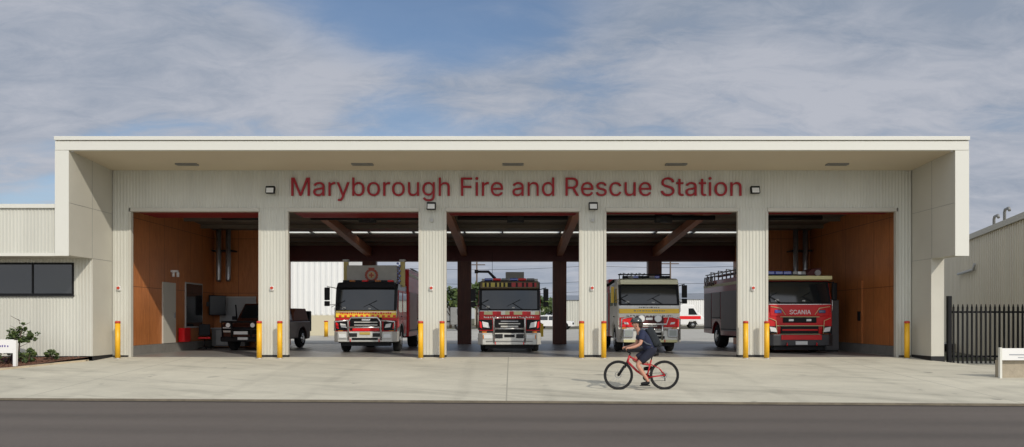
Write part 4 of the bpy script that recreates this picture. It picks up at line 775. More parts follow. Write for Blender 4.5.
mb = MB(); mb.prism([(.12, 2.47), (-.05, 2.50), (0, 2.76), (.4, 2.80), (.4, 2.6)], 'x', -1.14, 1.14); vz = B(mb, 'sun_visor', mat('visor_brown', (.10, .07, .03), .5), bevel=.01)
checks(B, vz, 2.55, 2.72, -1.05, 1.05, 26, [mat('faded_yellow', (.42, .34, .06), .5), mat('faded_red', (.34, .02, .02), .5), black], .035, seq=[0, 2, 0, 2, 0, 0, 2, 0, 2, 0, 2, 0, 2, 2, 1, 1, 2, 1, 1, 2, 1, 2, 1, 1, 2, 1], y=-.02)
light_bar(t2, -1.0, 1.0, .6, 2.79, [blue, redd, grey], 6, .09)
mb = MB(); mb.box(-.18, .62, 3.4, 4.6, 3.02, 3.34); B(mb, 'roof_locker', gp, bevel=.02)
mb = MB(); mb.tube([(-.55, .9, 2.76), (-.6, .9, 2.95), (-.85, .85, 3.2), (-1.28, .8, 3.2)], [.06, .06, .055, .05], 10); mb.cyl((-1.26, .8, 3.2), (-1.4, .8, 3.2), .07); B(mb, 'water_monitor', dark)
mb = MB(); mb.tube([(-.7, 1.1, 2.76), (-.7, 1.1, 4.0)], .008, 6); B(mb, 'aerial', black)
mb = MB(); mb.box(1.2, 1.42, 2.4, 2.9, .55, 1.1); B(mb, 'side_locker', mat('hi_yellow', (.7, .5, .03), .5))
# --- truck 3: cream cab, twin spotlights
c3 = dict(zw0=1.86, zw1=2.62, zt=2.86, rake=.2, cab=offwhite, side=offwhite, body=red, zb=3.0, yb=2.95, hb=1.22, len=8.0,
  mirror=(0, 1), mx=.17, mz=(1.9, 2.62), shut=steel,
  front=[('yellow_band', -1.17, 1.17, 1.52, 1.70, .035, ty, .01), ('upper_panel', -1.18, 1.18, 1.70, 1.83, .03, wht, .01), ('cream_panel', -1.18, 1.18, 1.36, 1.52, .03, offwhite, .01), ('grille', -.55, .55, .92, 1.40, .045, maroon, .01),
         ('red_panel', -1.16, -.56, .98, 1.36, .04, redd, .02), ('red_panel', .56, 1.16, .98, 1.36, .04, redd, .02), ('grille_bar', -.3, .3, 1.0, 1.05, .06, silverp, 0), ('badge', -.14, .14, 1.26, 1.36, .06, chrome, .01)],
  bumper=(.40, .92, .26, silverp), onbumper=[('bumper_slot', -.5, .5, .68, .78, black), ('indicator', -1.03, -.95, .6, .8, lens_m), ('bumper_lip', -1.04, 1.04, .40, .50, lime), ('number_plate', .1, .55, .54, .64, black)],
  hl=(.72, 1.14, .99, 1.3), hlm=redd, lamps=[(.9, 1.14, .2, .1, lens_m)])
t3, B, yf, bd, cab = truck('cream and red fire truck with twin round spotlights, parked behind the cyclist', ((649-512)/26.4, 3.5, 0), 0, c3)
dashes(t3, 'lettering', 1.60, .045, -.6, .6, -.018, grey, 12, (.05, .12)); dashes(t3, 'lettering', 1.40, .06, -.9, .9, -.012, grey, 15, (.04, .12)); dashes(t3, 'lettering', 1.73, .05, -.4, .4, -.012, dark, 21)
for x in (-.34, .3):
    mb = MB(); mb.cyl((x, -.12, 1.32), (x, -.26, 1.32), .12, .14, 20); mb.cyl((x, -.05, 1.2), (x, -.15, 1.2), .03); s_ = B(mb, 'spotlight', steel); mb = MB(); mb.cyl((x, -.26, 1.32), (x, -.275, 1.32), .115, n=20); B(mb, 'lens', lens_m, s_)
bullbar(t3, [[(-1.15, -.2, .5), (-1.12, -.36, 1.3), (-.7, -.36, 1.42), (-.6, -.38, 1.1), (.6, -.38, 1.1), (.7, -.36, 1.42), (1.12, -.36, 1.3), (1.15, -.2, .5)], [(-.45, -.3, .5), (-.45, -.38, 1.12)], [(.45, -.3, .5), (.45, -.38, 1.12)], [(-.85, -.3, .9), (.85, -.3, .9)]], .033)
for x in (-.86, .86):
    mb = MB(); mb.box(x-.19, x+.19, -.34, -.27, .6, .92); q = B(mb, 'square_lamp', steel, bevel=.02); mb = MB(); mb.box(x-.14, x+.14, -.352, -.338, .65, .87); B(mb, 'lens', mat('lens_grey', (.3, .33, .31), .12, coat=1), q)
mb = MB(); mb.prism([(.16, 2.66), (.0, 2.66), (.02, 2.84), (.4, 2.9), (.4, 2.7)], 'x', -1.12, 1.12); B(mb, 'sun_visor', mat('visor_lime', (.74, .72, .50), .45), bevel=.015)
light_bar(t3, -.95, .95, .7, 2.88, [black, grey, blue, black], 9, .1)
mb = MB()
for i in range(7): mb.tube([(-1.0+i*.16, 1.2, 2.88), (-1.0+i*.16, 1.2, 3.12+.05*(i % 2)), (-.92+i*.16, 1.2, 3.14)], .02, 6)
mb.tube([(-1.05, 1.2, 3.1), (1.05, 1.2, 3.1)], .025, 8); B(mb, 'roof_rack', dark)
mb = MB(); mb.tube([(-1.2, 1.2, 2.86), (-1.4, 1.5, 2.7), (-1.4, 2.6, 2.7)], .06, 8); B(mb, 'hose', rubber)
mb = MB(); mb.box(-1.37, -1.25, .9, 1.0, 1.95, 2.6); B(mb, 'grab_rail', ty)
# --- truck 4: bright red pumper
vis = mat('visor_pale', (.68, .64, .32), .45)
c4 = dict(zw0=1.85, zw1=2.64, zt=2.86, rake=.24, cab=red, side=red, body=mat('side_dark_red', (.30, .018, .018), .3, coat=.5), zb=3.0, yb=2.95, hb=1.24, len=8.3, shut=mat('shutter_dull', (.13, .10, .10), .4, .3, nz=(2, .2)),
  mirror=(0, 0), mx=.2, mz=(1.9, 2.6),
  front=[('nose_panel', -1.12, 1.12, 1.36, 1.82, .05, red, .03), ('grille', -.62, .62, 1.13, 1.33, .045, black, .01), ('grille', -.7, .7, .72, 1.02, .045, black, .01), ('nose_panel', -.85, .85, 1.03, 1.12, .065, red, .015), ('grille_bar', -.66, .66, .83, .89, .07, red, .01),
         ('trim_line', -.72, .72, 1.333, 1.352, .075, lime, 0), ('trim_line', -.86, .86, 1.005, 1.025, .08, lime, 0), ('trim_line', -.74, .74, .695, .715, .08, lime, 0), ('grille_lamp', -.42, -.24, 1.18, 1.26, .07, lens_m, .01), ('grille_lamp', .24, .42, 1.18, 1.26, .07, lens_m, .01), ('door_side_panel', -1.2, -.88, .9, 1.5, .03, red, .02), ('door_side_panel', .88, 1.2, .9, 1.5, .03, red, .02)],
  bumper=(.28, .70, .16, mat('bumper_dark', (.03, .03, .032), .45)), onbumper=[('number_plate', -.22, .22, .32, .45, plate_m), ('bumper_insert', -.75, .75, .5, .68, red)],
  hl=(.86, 1.2, .72, 1.0), hlm=black, lamps=[(1.0, .88, .28, .2, lens_m)])
t4, B, yf, bd, cab = truck('bright red fire truck standing partly behind the fourth pier in the right bay', ((801.5-512)/27.3, 2.75, 0), R(1.8), c4)
wd = sum(ADV[q] for q in 'SCANIA')/1000; write('SCANIA', -.40, 1.44, -.037, .8/wd, .31, .012, lens_m, t4)
for s in (-1, 1):
    mb = MB(); mb.box(s*.82-.13, s*.82+.13, -.06, -.02, 1.48, 1.60); B(mb, 'warning_light', blue if s < 0 else mat('blue_dim', (.02, .03, .12), .2, coat=1), bevel=.02)
    mb = MB(); mb.tube([(s*1.1, -.04, 1.72), (s*.72, -.045, 1.66), (s*.55, -.05, 1.42)], .014, 6); B(mb, 'trim_line', lime)
    mb = MB(); mb.tube([(s*1.15, -.02, 1.3), (s*.9, -.045, 1.2), (s*.86, -.045, .72)], .012, 6); B(mb, 'trim_line', lime)
    # compact mirrors close to the pillars
    mb = MB(); mb.box(s*1.32-.09, s*1.32+.09, .0, .12, 1.95, 2.6); B(mb, 'mirror', black, bevel=.03); mb = MB(); mb.tube([(s*1.18, .25, 2.62), (s*1.32, .08, 2.62)], .02, 6); B(mb, 'mirror_arm', black)
mb = MB(); mb.prism([(.2, 2.70), (.0, 2.73), (.02, 2.86), (.5, 2.88), (.5, 2.7)], 'x', -1.22, 1.22); B(mb, 'sun_visor', vis, bevel=.012)
light_bar(t4, -1.05, -.1, .6, 2.89, [blue], 3, .13); light_bar(t4, -.05, .45, .6, 2.89, [lgrey, lens_m], 3, .12)
mb = MB(); mb.prism([(.5, 2.89), (1.2, 2.89), (1.2, 3.22), (.85, 3.18)], 'y', .9, 1.6); B(mb, 'roof_monitor_cover', maroon, bevel=.02); mb = MB(); mb.cyl((1.05, .85, 3.02), (1.05, .95, 3.02), .11, n=18); B(mb, 'scene_light', lgrey)
ladder(t4, 3.3, 8.0, -.85, 3.22); ladder(t4, 3.3, 8.0, .4, 3.12)
mb = MB()
for i in range(9): y_ = 3.2+i*.58; mb.tube([(-1.2, y_, 3.0), (-1.2, y_, 3.3+.1*(i % 2)), (-1.0, y_, 3.36)], .03, 6)
mb.tube([(-1.2, 3.2, 3.3), (-1.2, 8.1, 3.3)], .03, 8); B(mb, 'roof_rail', steel)
for i in range(5): 
    mb = MB(); mb.tube([(-1.28, 6.6+i*.3, 2.78), (-1.34, 6.6+i*.3, 3.0), (-1.28, 6.75+i*.3, 3.18)], .035, 8); B(mb, 'hose_coupling', steel)
for q_ in (t1, t2, t3): q_.scale = (.97, .97, .97)
# ------------------------------------------------------------------ four wheel drive and background cars
def car(name, label, cat, loc, rz, paint, L_=4.7, W=1.85, H=1.75, tray=False, bull=False, group=None, rim=None, wh=.38):
    t = thing(name, label, cat, loc, rz, group); B = lambda mb, n, m, p=None, **k: mb.build(n, m, p or t, **k)
    hw = W/2; zb = .62*H; fa, ra = .85, L_-.95
    def arc(c): return [(c+(wh+.08)*math.cos(a), wh+(wh+.08)*math.sin(a)) for a in [R(q) for q in range(0, 181, 30)]]
    prof = [(0, .42), (0, zb*.80), (.12, zb*.93), (1.25, zb), (L_-.02, zb), (L_, .5), (L_-.05, .38)] + [(ra+wh+.1, .36)] + arc(ra) + arc(fa)
    mb = MB(); mb.prism(prof, 'x', -hw, hw); b = B(mb, 'body', paint, bevel=.05)
    ce = 2.75 if tray else L_-.25
    mb = MB(); cab_ = [(1.15, zb-.01), (1.75, H), (ce-.12, H), (ce, zb-.01)]; n = len(mb.v); hw2 = hw-.16
    for s in (-1, 1): mb.v += [(s*(hw-.05 if z < zb+.02 else hw2), y, z) for y, z in cab_]
    mb.face((0,1,2,3)); mb.face((7,6,5,4))
    for i in range(4): j = (i+1) % 4; mb.face((i, i+4, j+4, j))
    g_ = B(mb, 'cabin', paint, bevel=.03)
    mb = MB(); mb.quad((-hw+.16, 1.235, zb+.05), (hw-.16, 1.235, zb+.05), (hw2-.06, 1.70, H-.07), (-hw2+.06, 1.70, H-.07)); mb.v = [(x, y-.025, z+.01) for x, y, z in mb.v]; B(mb, 'windscreen', glass, g_)
    for s in (-1, 1):
        for (a, c_) in (((1.5, 2.5 if tray else 2.65)), (2.75, ce-.3)) if not tray else ((1.5, 2.55),):
            def xs2(z): f = (z-zb)/(H-zb); return s*((hw-.05)*(1-f)+hw2*f+.012)
            y0t = a if a > 1.6 else 1.85
            z0_, z1_ = zb+.06, H-.1
            mb = MB(); mb.quad((xs2(z0_), a, z0_), (xs2(z0_), c_, z0_), (xs2(z1_), c_-.02, z1_), (xs2(z1_), y0t, z1_)); B(mb, 'window', glass, g_)
        X0, X1 = sorted((s*(hw-.3), s*(hw+.06))); mb = MB(); mb.obox((s*(hw+.1), 1.35, zb+.12), (.2, .09, .16)); B(mb, 'mirror', black, bevel=.02)
        mb = MB(); mb.box(*sorted((s*(hw-.42), s*(hw-.06))), -.02, .1, zb*.62, zb*.80); B(mb, 'headlight', lens_m, bevel=.02)
        mb = MB(); mb.box(*sorted((s*(hw-.22), s*(hw-.04))), L_-.05, L_+.02, zb*.6, zb*.85); B(mb, 'tail_light', redd, bevel=.01)
        for yy in (fa, ra): wheel(t, s*(hw-.13), yy, wh, .24, rim)
    mb = MB(); mb.box(-hw+.45, hw-.45, -.025, .05, zb*.56, zb*.80); B(mb, 'grille', black, bevel=.01)
    mb = MB(); mb.box(-hw, hw, -.1, .12, .36, .56); bp = B(mb, 'bumper', black if bull else paint, bevel=.03)
    mb = MB(); mb.box(-.2, .2, -.125 if not bull else -.17, -.095, .44, .54); B(mb, 'number_plate', plate_m, bp)
    return t, B, hw, zb
ut, B, hw, zb = car('pickup_truck', 'dark pickup with a black bull bar and bronze side, parked behind the first pier', 'pickup', ((248-512)/24.9, 4.9, 0), R(-6), mat('dark_bronze_paint', (.055, .018, .012), .35, .1, coat=.25, spec=.3), L_=4.7, W=1.9, H=1.9, tray=True, bull=True, wh=.41)
bullbar(ut, [[(-.8, -.2, .55), (-.8, -.28, 1.15), (.8, -.28, 1.15), (.8, -.2, .55)], [(-.4, -.26, .5), (-.4, -.28, 1.15)], [(.4, -.26, .5), (.4, -.28, 1.15)], [(-.8, -.27, .85), (.8, -.27, .85)]], .04, black)
for x in (-.5, .5):
    mb = MB(); mb.cyl((x, -.3, 1.02), (x, -.36, 1.02), .11, n=18); s_ = mb.build('spotlight', black, ut); mb = MB(); mb.cyl((x, -.36, 1.02), (x, -.37, 1.02), .09, n=18); mb.build('lens', lens_m, s_)
mb = MB(); mb.box(-.28, .28, -.34, -.3, .66, .78); B(mb, 'number_plate', plate_m)
mb = MB(); mb.prism([(2.85, zb), (2.85, 1.5), (3.1, 1.72), (4.3, 1.72), (4.68, zb)], 'x', -.88, .88); B(mb, 'canopy', mat('tray_canopy', (.20, .07, .035), .5, spec=.25), bevel=.03)
mb = MB(); mb.box(-.55, .9, 4.72, 4.98, .7, 1.62); B(mb, 'rear_rack', black, bevel=.03)
mb = MB(); mb.tube([(.93, 1.3, zb+.1), (.98, 1.3, 1.75), (.98, 1.35, 1.85)], .05, 10); mb.tube([(-.93, 1.3, zb+.1), (-.98, 1.3, 1.85)], .03, 8); B(mb, 'snorkel', black)
car('parked_car', 'white car parked across the yard, seen right of the middle truck between post and pier', 'car', (6.9, 62, 0), R(76), wht, W=1.85, H=1.6)
car('parked_car', 'dark car parked far across the yard at the left, seen beside the second pier', 'car', (-9.8, 88, 0), R(100), mat('paint_dark', (.05,.05,.055), .25, coat=.8), H=1.9, W=1.9)
car('parked_car', 'dark small car beside the far white van', 'car', (16.6, 68, 0), R(60), mat('paint_black', (.02,.02,.022), .25, coat=.8), H=1.5)
# far white van with red stripe
t = thing('white_van', 'white van with a red side stripe parked far behind the bright red truck', 'van', (20.6, 72, 0), R(90-4))
vp = [(0, .5), (0, 1.3), (.7, 2.0), (1.3, 2.95), (6.6, 3.0), (6.6, .5), (6.0, .45), (5.8, .9), (5.0, .9), (4.8, .45), (2.0, .45), (1.8, .9), (1.0, .9), (.8, .45)]
mb = MB(); mb.prism([(y-3.3, z) for y, z in vp], 'x', -1.05, 1.05); mb.build('body', wht, t, bevel=.08)
for s in (-1, 1):
    mb = MB(); mb.box(*sorted((s*1.05, s*1.06)), -2.9, 3.2, 1.15, 1.55); mb.build('stripe', redd, t)
    mb = MB(); mb.prism([(-2.5, 1.7), (-2.0, 2.5), (-1.4, 2.5), (-1.4, 1.7)], 'x', *sorted((s*1.05, s*1.062))); mb.build('window', glass, t)
    for y in (-1.9, 2.1): wheel(t, s*.95, y, .42, .24)
mb = MB(); mb.quad((-.95, -2.62, 2.02), (.95, -2.62, 2.02), (.9, -2.12, 2.8), (-.9, -2.12, 2.8)); mb.build('windscreen', glass, t)
# far truck wheel loader shape, left
t = thing('flatbed_truck', 'dark flatbed truck far behind, seen left of the middle truck', 'truck', (-7.6, 56, 0), R(90))
mb = MB(); mb.prism([(-3.0, .6), (-3.0, 1.6), (-2.7, 2.4), (-1.2, 2.4), (-1.2, .6)], 'x', -1.1, 1.1); mb.build('cab', grey, t, bevel=.05)
mb = MB(); mb.box(-1.1, 1.1, -1.15, 3.0, .85, 1.02); mb.build('tray', dark, t)
mb = MB()
for s in (-1, 1): mb.box(s*1.08-.02, s*1.08+.02, -1.1, 3.0, 1.02, 1.5)
mb.build('tray_side', grey, t)
mb = MB(); mb.prism([(-2.8, 1.65), (-2.6, 2.25), (-1.9, 2.25), (-1.9, 1.65)], 'x', -1.12, 1.12); mb.build('window', glass, t)
for s in (-1, 1):
    for y in (-2.1, 1.7): wheel(t, s*.95, y, .48, .26)
# ------------------------------------------------------------------ background sheds, trees, poles
def shed(name, label, x0, x1, y0, y1, h, rise=0, m=cream, cat='shed', gable=0):
    t = thing(name, label, cat, ((x0+x1)/2, (y0+y1)/2, 0)); hx, hy = (x1-x0)/2, (y1-y0)/2
    mb = MB(); mb.box(-hx, hx, -hy+.02, hy, 0, h); mb.ribs(-hx, hx, .0, h, -hy+.018, pitch=.4, d=.05); mb.build('wall', m, t)
    mb = MB(); r = rise or .4
    mb.prism([(-hy-.2, h), (0, h+r), (hy+.2, h)], 'x', -hx-.1, hx+.1) if not gable else mb.prism([(-hx-.1, h), (0, h+r), (hx+.1, h)], 'y', -hy-.1, hy+.1)
    mb.build('roof', steel if not gable else mat('roof_pale', (.5, .5, .48), .5), t)
    mb = MB(); mb.box(-hx*.5, -hx*.5+min(4, hx*.6), -hy-.06, -hy-.03, .02, h*.65); mb.build('roller_door', lgrey, t); return t
w1 = thing('white_shed', 'tall white ribbed shed standing behind the yard at the left', 'shed', (-24, 38, 0))
mb = MB(); mb.box(-14, 11.65, -6, 6, 0.02, 7.2); mb.ribs(-14, 11.65, 1.55, 7.2, -6.002, pitch=.42, d=.05); mb.build('wall', mat('shed_white', (.72, .72, .69), .5), w1)
mb = MB(); mb.box(-14, 11.65, -6.10, -6.0, 0, 1.5); mb.build('base_panel', mat('base_buff', (.55, .50, .36), .7), w1)
mb = MB(); mb.box(-14.1, 11.8, -6.2, 6.1, 7.2, 7.45); mb.build('roof', steel, w1)
for x, z in ((9.6, 6.0), (5.2, 5.2)):
    mb = MB(); mb.box(x-.12, x+.12, -6.25, -6.05, z-.1, z+.1); mb.build('wall_lamp', dark, w1)
shed('distant_shed', 'low pale shed far beyond the yard, seen right of the middle truck', 8, 26, 100, 116, 4.2, 1.0)
shed('distant_shed', 'grey shed far behind the flatbed truck', -26, -8.5, 105, 120, 3.6, 1.2, grey)
shed('distant_shed', 'wide white shed far away behind the white van', 30, 66, 112, 130, 4.6, 1.2, wht)
shed('distant_shed', 'small cream shed with gabled roof straight beyond the middle bay', -7, 6, 120, 132, 3.0, 1.4, cream_flat, gable=1)
def crown(mb, c, r, n, s, rr, mats=3):
    clumps = []
    for i in range(max(4, n//45)):
        a = rr.random()*6.28; b = rr.uniform(-.8, 1); d = rr.random()**.5
        clumps.append((c[0]+r[0]*d*math.cos(a)*math.sqrt(1-b*b*.8), c[1]+r[1]*d*math.sin(a)*math.sqrt(1-b*b*.8), c[2]+r[2]*b*.8, rr.uniform(.22, .42)))
    for i in range(n):
        k = clumps[rr.randrange(len(clumps))]; v = Vector((rr.gauss(0, 1), rr.gauss(0, 1), rr.gauss(0, 1))).normalized()*k[3]*rr.random()**.4
        p = Vector((k[0]+v.x*r[0], k[1]+v.y*r[1], k[2]+v.z*r[2])); u = Vector((rr.gauss(0, 1), rr.gauss(0, 1), rr.gauss(0, .7))).normalized(); w_ = u.orthogonal().normalized(); q = s*rr.uniform(.6, 1.3)
        mb.quad(tuple(p-u*q), tuple(p+w_*q*.5), tuple(p+u*q), tuple(p-w_*q*.5), rr.randrange(mats))
def tree(label, x, y, h, r, seed, n=900, leaf=.28, group='trees beyond the yard', z0=0, tr=.18):
    rr = random.Random(seed); t = thing('tree', label, 'tree', (x, y, z0), 0, group)
    mb = MB(); top = (rr.uniform(-.3, .3), 0, h*.6); mb.tube([(0,0,-.1), (.05, 0, h*.3), top], [tr, tr*.75, tr*.3], 8)
    for q in range(5):
        a = q*1.3+seed; mb.tube([(.05, 0, h*(.28+.05*q)), (r*.6*math.cos(a), r*.6*math.sin(a), h*(.55+.06*q))], [tr*.45, tr*.12], 6)
    mb.build('trunk', bark, t)
    mb = MB(); crown(mb, (0, 0, h*.66), (r, r, h*.36), n, leaf, rr); mb.build('crown', leafm, t, fix=False); return t
tl = [(-8.2, 78, 5.2, 1.6, 'slim tree far off, seen between the second pier and the rear post'), (-3.6, 60, 5.0, 1.5, 'green tree just left of the middle truck, beyond the yard'), (-1.3, 96, 4.4, 2.2, 'bushy tree behind the middle truck, left one'), (2.9, 74, 3.0, 1.5, 'low shrubby tree right of the middle truck'), (5.2, 140, 6.0, 4, 'dark far tree right of the rear post'), (9.5, 150, 5.5, 4.5, 'dark far tree above the white car'), (15, 150, 5.5, 4.2, 'far tree above the low pale shed roof'),
      (40, 170, 7, 5, 'far tree behind the white van, left one'), (49, 165, 6, 4.5, 'far tree behind the white van, right one'), (29, 150, 6.5, 4.5, 'far tree behind the cream truck'), (-14, 150, 6, 5, 'far tree behind the grey shed'), (-22, 140, 6.5, 5, 'far tree above the grey shed roof at the left')]
for i, (x, y, h, r, lab) in enumerate(tl): tree(lab, x, y, h, r, i+3, 700, .12+.003*y)
for i, (x, y, lab) in enumerate(((14.6, 58, 'wooden power pole beyond the yard, seen through the fourth bay'), (20.3, 74, 'wooden power pole behind the roof of the bright red truck'), (-4.6, 76, 'wooden power pole far off left of the middle truck'), (34, 90, 'wooden power pole hidden far behind the right bay'))):
    t = thing('power_pole', lab, 'power pole', (x, y, 0), 0, 'power poles beyond the yard')
    mb = MB(); mb.tube([(0,0,0), (0,0,9)], [.14, .09], 8); mb.build('pole', bark, t); mb = MB(); mb.box(-1.1, 1.1, -.05, .05, 8.2, 8.32); mb.build('cross_arm', bark, t)
for k, (a, b, za, zb_, lab) in enumerate((((-40, 74), (60, 76), 4.6, 4.9, 'lowest overhead power line crossing beyond the yard'), ((-40, 74), (60, 76), 5.8, 6.3, 'middle overhead power line crossing beyond the yard'), ((-40, 80), (60, 70), 7.8, 8.3, 'highest overhead power line crossing beyond the yard'))):
    mb = MB(); pts = []
    for i in range(41): u = i/40; pts.append((a[0]+(b[0]-a[0])*u, a[1]+(b[1]-a[1])*u, za+(zb_-za)*u-.35*math.sin(math.pi*((u*4) % 1))))
    mb.tube(pts, .022, 5); tag(mb.build('power_line', black), lab, 'cable', 'overhead lines')
# ------------------------------------------------------------------ neighbour building at the right
nb = thing('neighbour_shed', 'beige ribbed industrial shed whose long side recedes behind the black fence', 'shed', (17.35, -2.2, 0), -math.atan(.327))
NH = 5.05
beige = mat('beige_metal', (.63, .575, .45), .55, nz=(.8, .06, (1, 1, .3)))
mb = MB(); mb.box(0, 18, -1.5, 32, -.5, NH); mb.ribs(-32, 1.5, -.4, NH, (0, 0), pitch=.3, d=.07, ux=(0, -1), nrm=(-1, 0)); mb.build('wall', beige, nb)
mb = MB(); mb.prism([(-.12, NH), (9, NH+1.1), (18.2, NH), (18.2, NH+.14), (9, NH+1.26), (-.12, NH+.16)], 'y', -1.7, 32.2); mb.build('roof', mat('roof_trim_beige', (.46, .43, .35), .55), nb)
mb = MB(); mb.box(-.16, -.04, -1.7, 32.2, NH-.1, NH+.02); mb.build('gutter', mat('roof_trim_beige', (.46, .43, .35)), nb)
mb = MB(); mb.tube([(-.18, 15.2, 3.45), (-.18, 12.2, 3.5), (-.18, 12.0, 3.75)], .06, 8); mb.build('wall_pipe', lgrey, nb)
for (y, z) in ((11.2, 5.75), (9.6, 5.85)): mb = MB(); mb.tube([(.4, y, NH), (.4, y, z-.1), (.4, y-.1, z), (.4, y-.6, z), (.4, y-.7, z-.12)], .06, 8); mb.build('roof_vent', grey, nb)
mb = MB(); mb.cyl((-.02, 1.75, 3.1), (-.25, 1.75, 3.1), .14); mb.build('wall_lamp', grey, nb)
# black steel fence
fn = thing('steel_fence', 'black steel picket fence between the station and the neighbouring shed', 'fence', (0, -1.25, 0))
mb = MB(); mb.box(13.81, 13.93, -.06, .06, -.3, 2.0); mb.build('gate_post', black, fn, bevel=.008)
x = 14.01
while x < 17.3:
    low = -.14
    mb = MB(); mb.box(x-.024, x+.024, -.02, .02, low, 1.64); mb.prism([(x-.024, 1.62), (x+.024, 1.62), (x, 1.74)], 'y', -.02, .02)
    mb.build('picket', black, fn); x += .146
for z in (1.46, .05):
    mb = MB(); mb.box(13.932, 17.4, .022, .06, z, z+.06); mb.build('rail', black, fn)
mb = MB(); mb.box(16.55, 16.65, .062, .14, -.4, 1.8); mb.build('fence_post', black, fn)
# concrete block sign at the right edge
t = thing('driveway_sign', 'low white sign board standing before a beige block wall at the right edge', 'sign', (12.9, -5.7, gz(-5.7)))
for x in (-.20, 1.9):
    mb = MB(); mb.box(x-.03, x+.03, -.05, .03, -.02, .80); mb.build('post', white_trim, t, bevel=.005)
mb = MB(); mb.box(-.17, 1.87, -.03, 0, .47, .78); mb.build('board', wht, t, bevel=.004)
mb = MB(); mb.box(.02, 1.5, -.035, -.031, .60, .63); mb.box(.25, 1.3, -.035, -.031, .53, .55); mb.build('printed_line', mat('print_grey', (.35, .36, .38), .5), t)
mb = MB(); mb.box(-.14, 2.6, .1, .3, -.03, .46); tag(mb.build('block_wall', mat('block_beige', (.36, .31, .23), .85, nz=(6, .12), bump=(25, .3)), loc=(12.9, -5.7, gz(-5.7))), 'low beige block wall behind the white driveway sign', 'wall')
# garden at the left
t = thing('garden_sign', 'white station name board on posts in the garden bed at the left edge', 'sign', (-14.7, -3.15, gz(-3.15)))
for x in (.15, -2.1):
    mb = MB(); mb.box(x-.045, x+.045, -.05, .05, -.02, .80); mb.build('post', wht, t, bevel=.005)
mb = MB(); mb.box(-2.05, .105, -.03, .02, .42, .82); mb.build('board', wht, t, bevel=.004)
rr = random.Random(4); mb = MB()
for row, (z, xa, xb) in enumerate(((.70, -.75, -.35), (.60, -1.0, -.05), (.51, -.9, -.45))):
    x = xa
    while x < xb: mb.box(x, x+.035, -.036, -.031, z, z+rr.uniform(.03, .06)); x += rr.uniform(.05, .09)
mb.build('printed_line', purple, t)
def shrub(label, x, y, r, h, seed, n=260, mats=None, leaf=.05, name='shrub'):
    rr = random.Random(seed); t = thing(name, label, 'shrub', (x, y, bz_(y)), 0, None)
    mb = MB()
    for q in range(6): a = q*1.05; mb.tube([(0,0,0), (r*.5*math.cos(a), r*.5*math.sin(a), h*.6)], [.015, .006], 5)
    mb.build('stem', bark, t); mb = MB(); crown(mb, (0, 0, h*.52), (r, r, h*.5), n, leaf, rr, len(mats or leafm)); mb.build('foliage', mats or leafm, t, fix=False)
s0 = (22.2)
shrub('round green shrub just right of the garden sign post', -14.62, -2.5, .22, .45, 1, 500)
shrub('small green shrub alone on the mulch beside the station wall', -14.22, -1.85, .24, .30, 2, 420)
shrub('purple leafed shrub below the garden sign board', -15.0, -2.5, .35, .42, 3, 420, [leafp, leafm[2]])
shrub('dark green shrub below the garden sign board at the left edge', -15.9, -2.4, .4, .45, 6, 420)
t = thing('sapling', 'young leafy sapling growing behind the garden sign', 'tree', (-15.05, -2.2, -.08))
mb = MB(); mb.tube([(0,0,-.02), (.02, 0, .6), (.1, 0, 1.1)], [.03, .02, .008], 8)
for q in range(9): a = q*2.1; z = .5+.1*q; mb.tube([(.03, 0, z), (.03+.32*math.cos(a), .25*math.sin(a), z+.15)], [.01, .004], 5)
mb.build('trunk', bark, t); rr = random.Random(9); mb = MB(); crown(mb, (0, 0, .85), (.36, .3, .26), 700, .05, rr); crown(mb, (.1, 0, 1.12), (.14, .14, .12), 160, .045, rr); crown(mb, (.42, 0, .85), (.26, .2, .24), 70, .045, rr); mb.build('crown', leafm, t, fix=False)
# ------------------------------------------------------------------ cyclist
bx_, by_ = (641.2-512)/43.0, 780/43.0-26; bz = gz(by_)
bike = thing('bicycle', 'red mountain bike being ridden left across the forecourt', 'bicycle', (bx_, by_, bz-.003))
rw = .345
def bwheel(x, lab=None):
    mb = MB(); pts = [(x+(rw-.024)*math.cos(a), 0, rw+(rw-.024)*math.sin(a)) for a in [i*2*math.pi/40 for i in range(40)]]
    mb.tube(pts, .023, 10, closed=True); w_ = mb.build('wheel', rubber, bike)
    mb = MB(); pts = [(x+(rw-.055)*math.cos(a), 0, rw+(rw-.055)*math.sin(a)) for a in [i*2*math.pi/40 for i in range(40)]]; mb.tube(pts, .011, 8, closed=True); mb.cyl((x, -.05, rw), (x, .05, rw), .022, n=14); mb.build('rim', dark, w_)
    mb = MB()
    for i in range(24): a = i*math.pi/12; mb.tube([(x, .03*(-1)**i, rw), (x+(rw-.06)*math.cos(a+.2*(-1)**i), 0, rw+(rw-.06)*math.sin(a+.2*(-1)**i))], .0016, 4)
    mb.build('spokes', steel, w_)
    mb = MB(); mb.tube([(x+.07*math.cos(i*.3142), .036, rw+.07*math.sin(i*.3142)) for i in range(20)], .006, 6, closed=True); mb.build('brake_disc', steel, w_)
bwheel(-.53); bwheel(.54)
BB = (.13, 0, .29); ST = (.235, 0, .70); HT = (-.27, 0, .80); HB = (-.325, 0, .64); RH = (.54, 0, rw)
mb = MB(); mb.tube([HT, HB], .026, 12); mb.tube([(HT[0]+.01, 0, HT[2]-.03), (.05, 0, .60), (ST[0]-.02, 0, ST[2]-.12)], .021, 12); mb.tube([(HB[0]+.005, 0, HB[2]+.02), (-.1, 0, .44), BB], .027, 12); mb.tube([BB, ST], .019, 12)
for s in (-1, 1): mb.tube([(ST[0]-.02, s*.015, ST[2]-.1), (.42, s*.05, .50), (RH[0], s*.06, rw)], .011, 8); mb.tube([(BB[0], s*.03, BB[2]), (RH[0], s*.065, rw)], .012, 8)
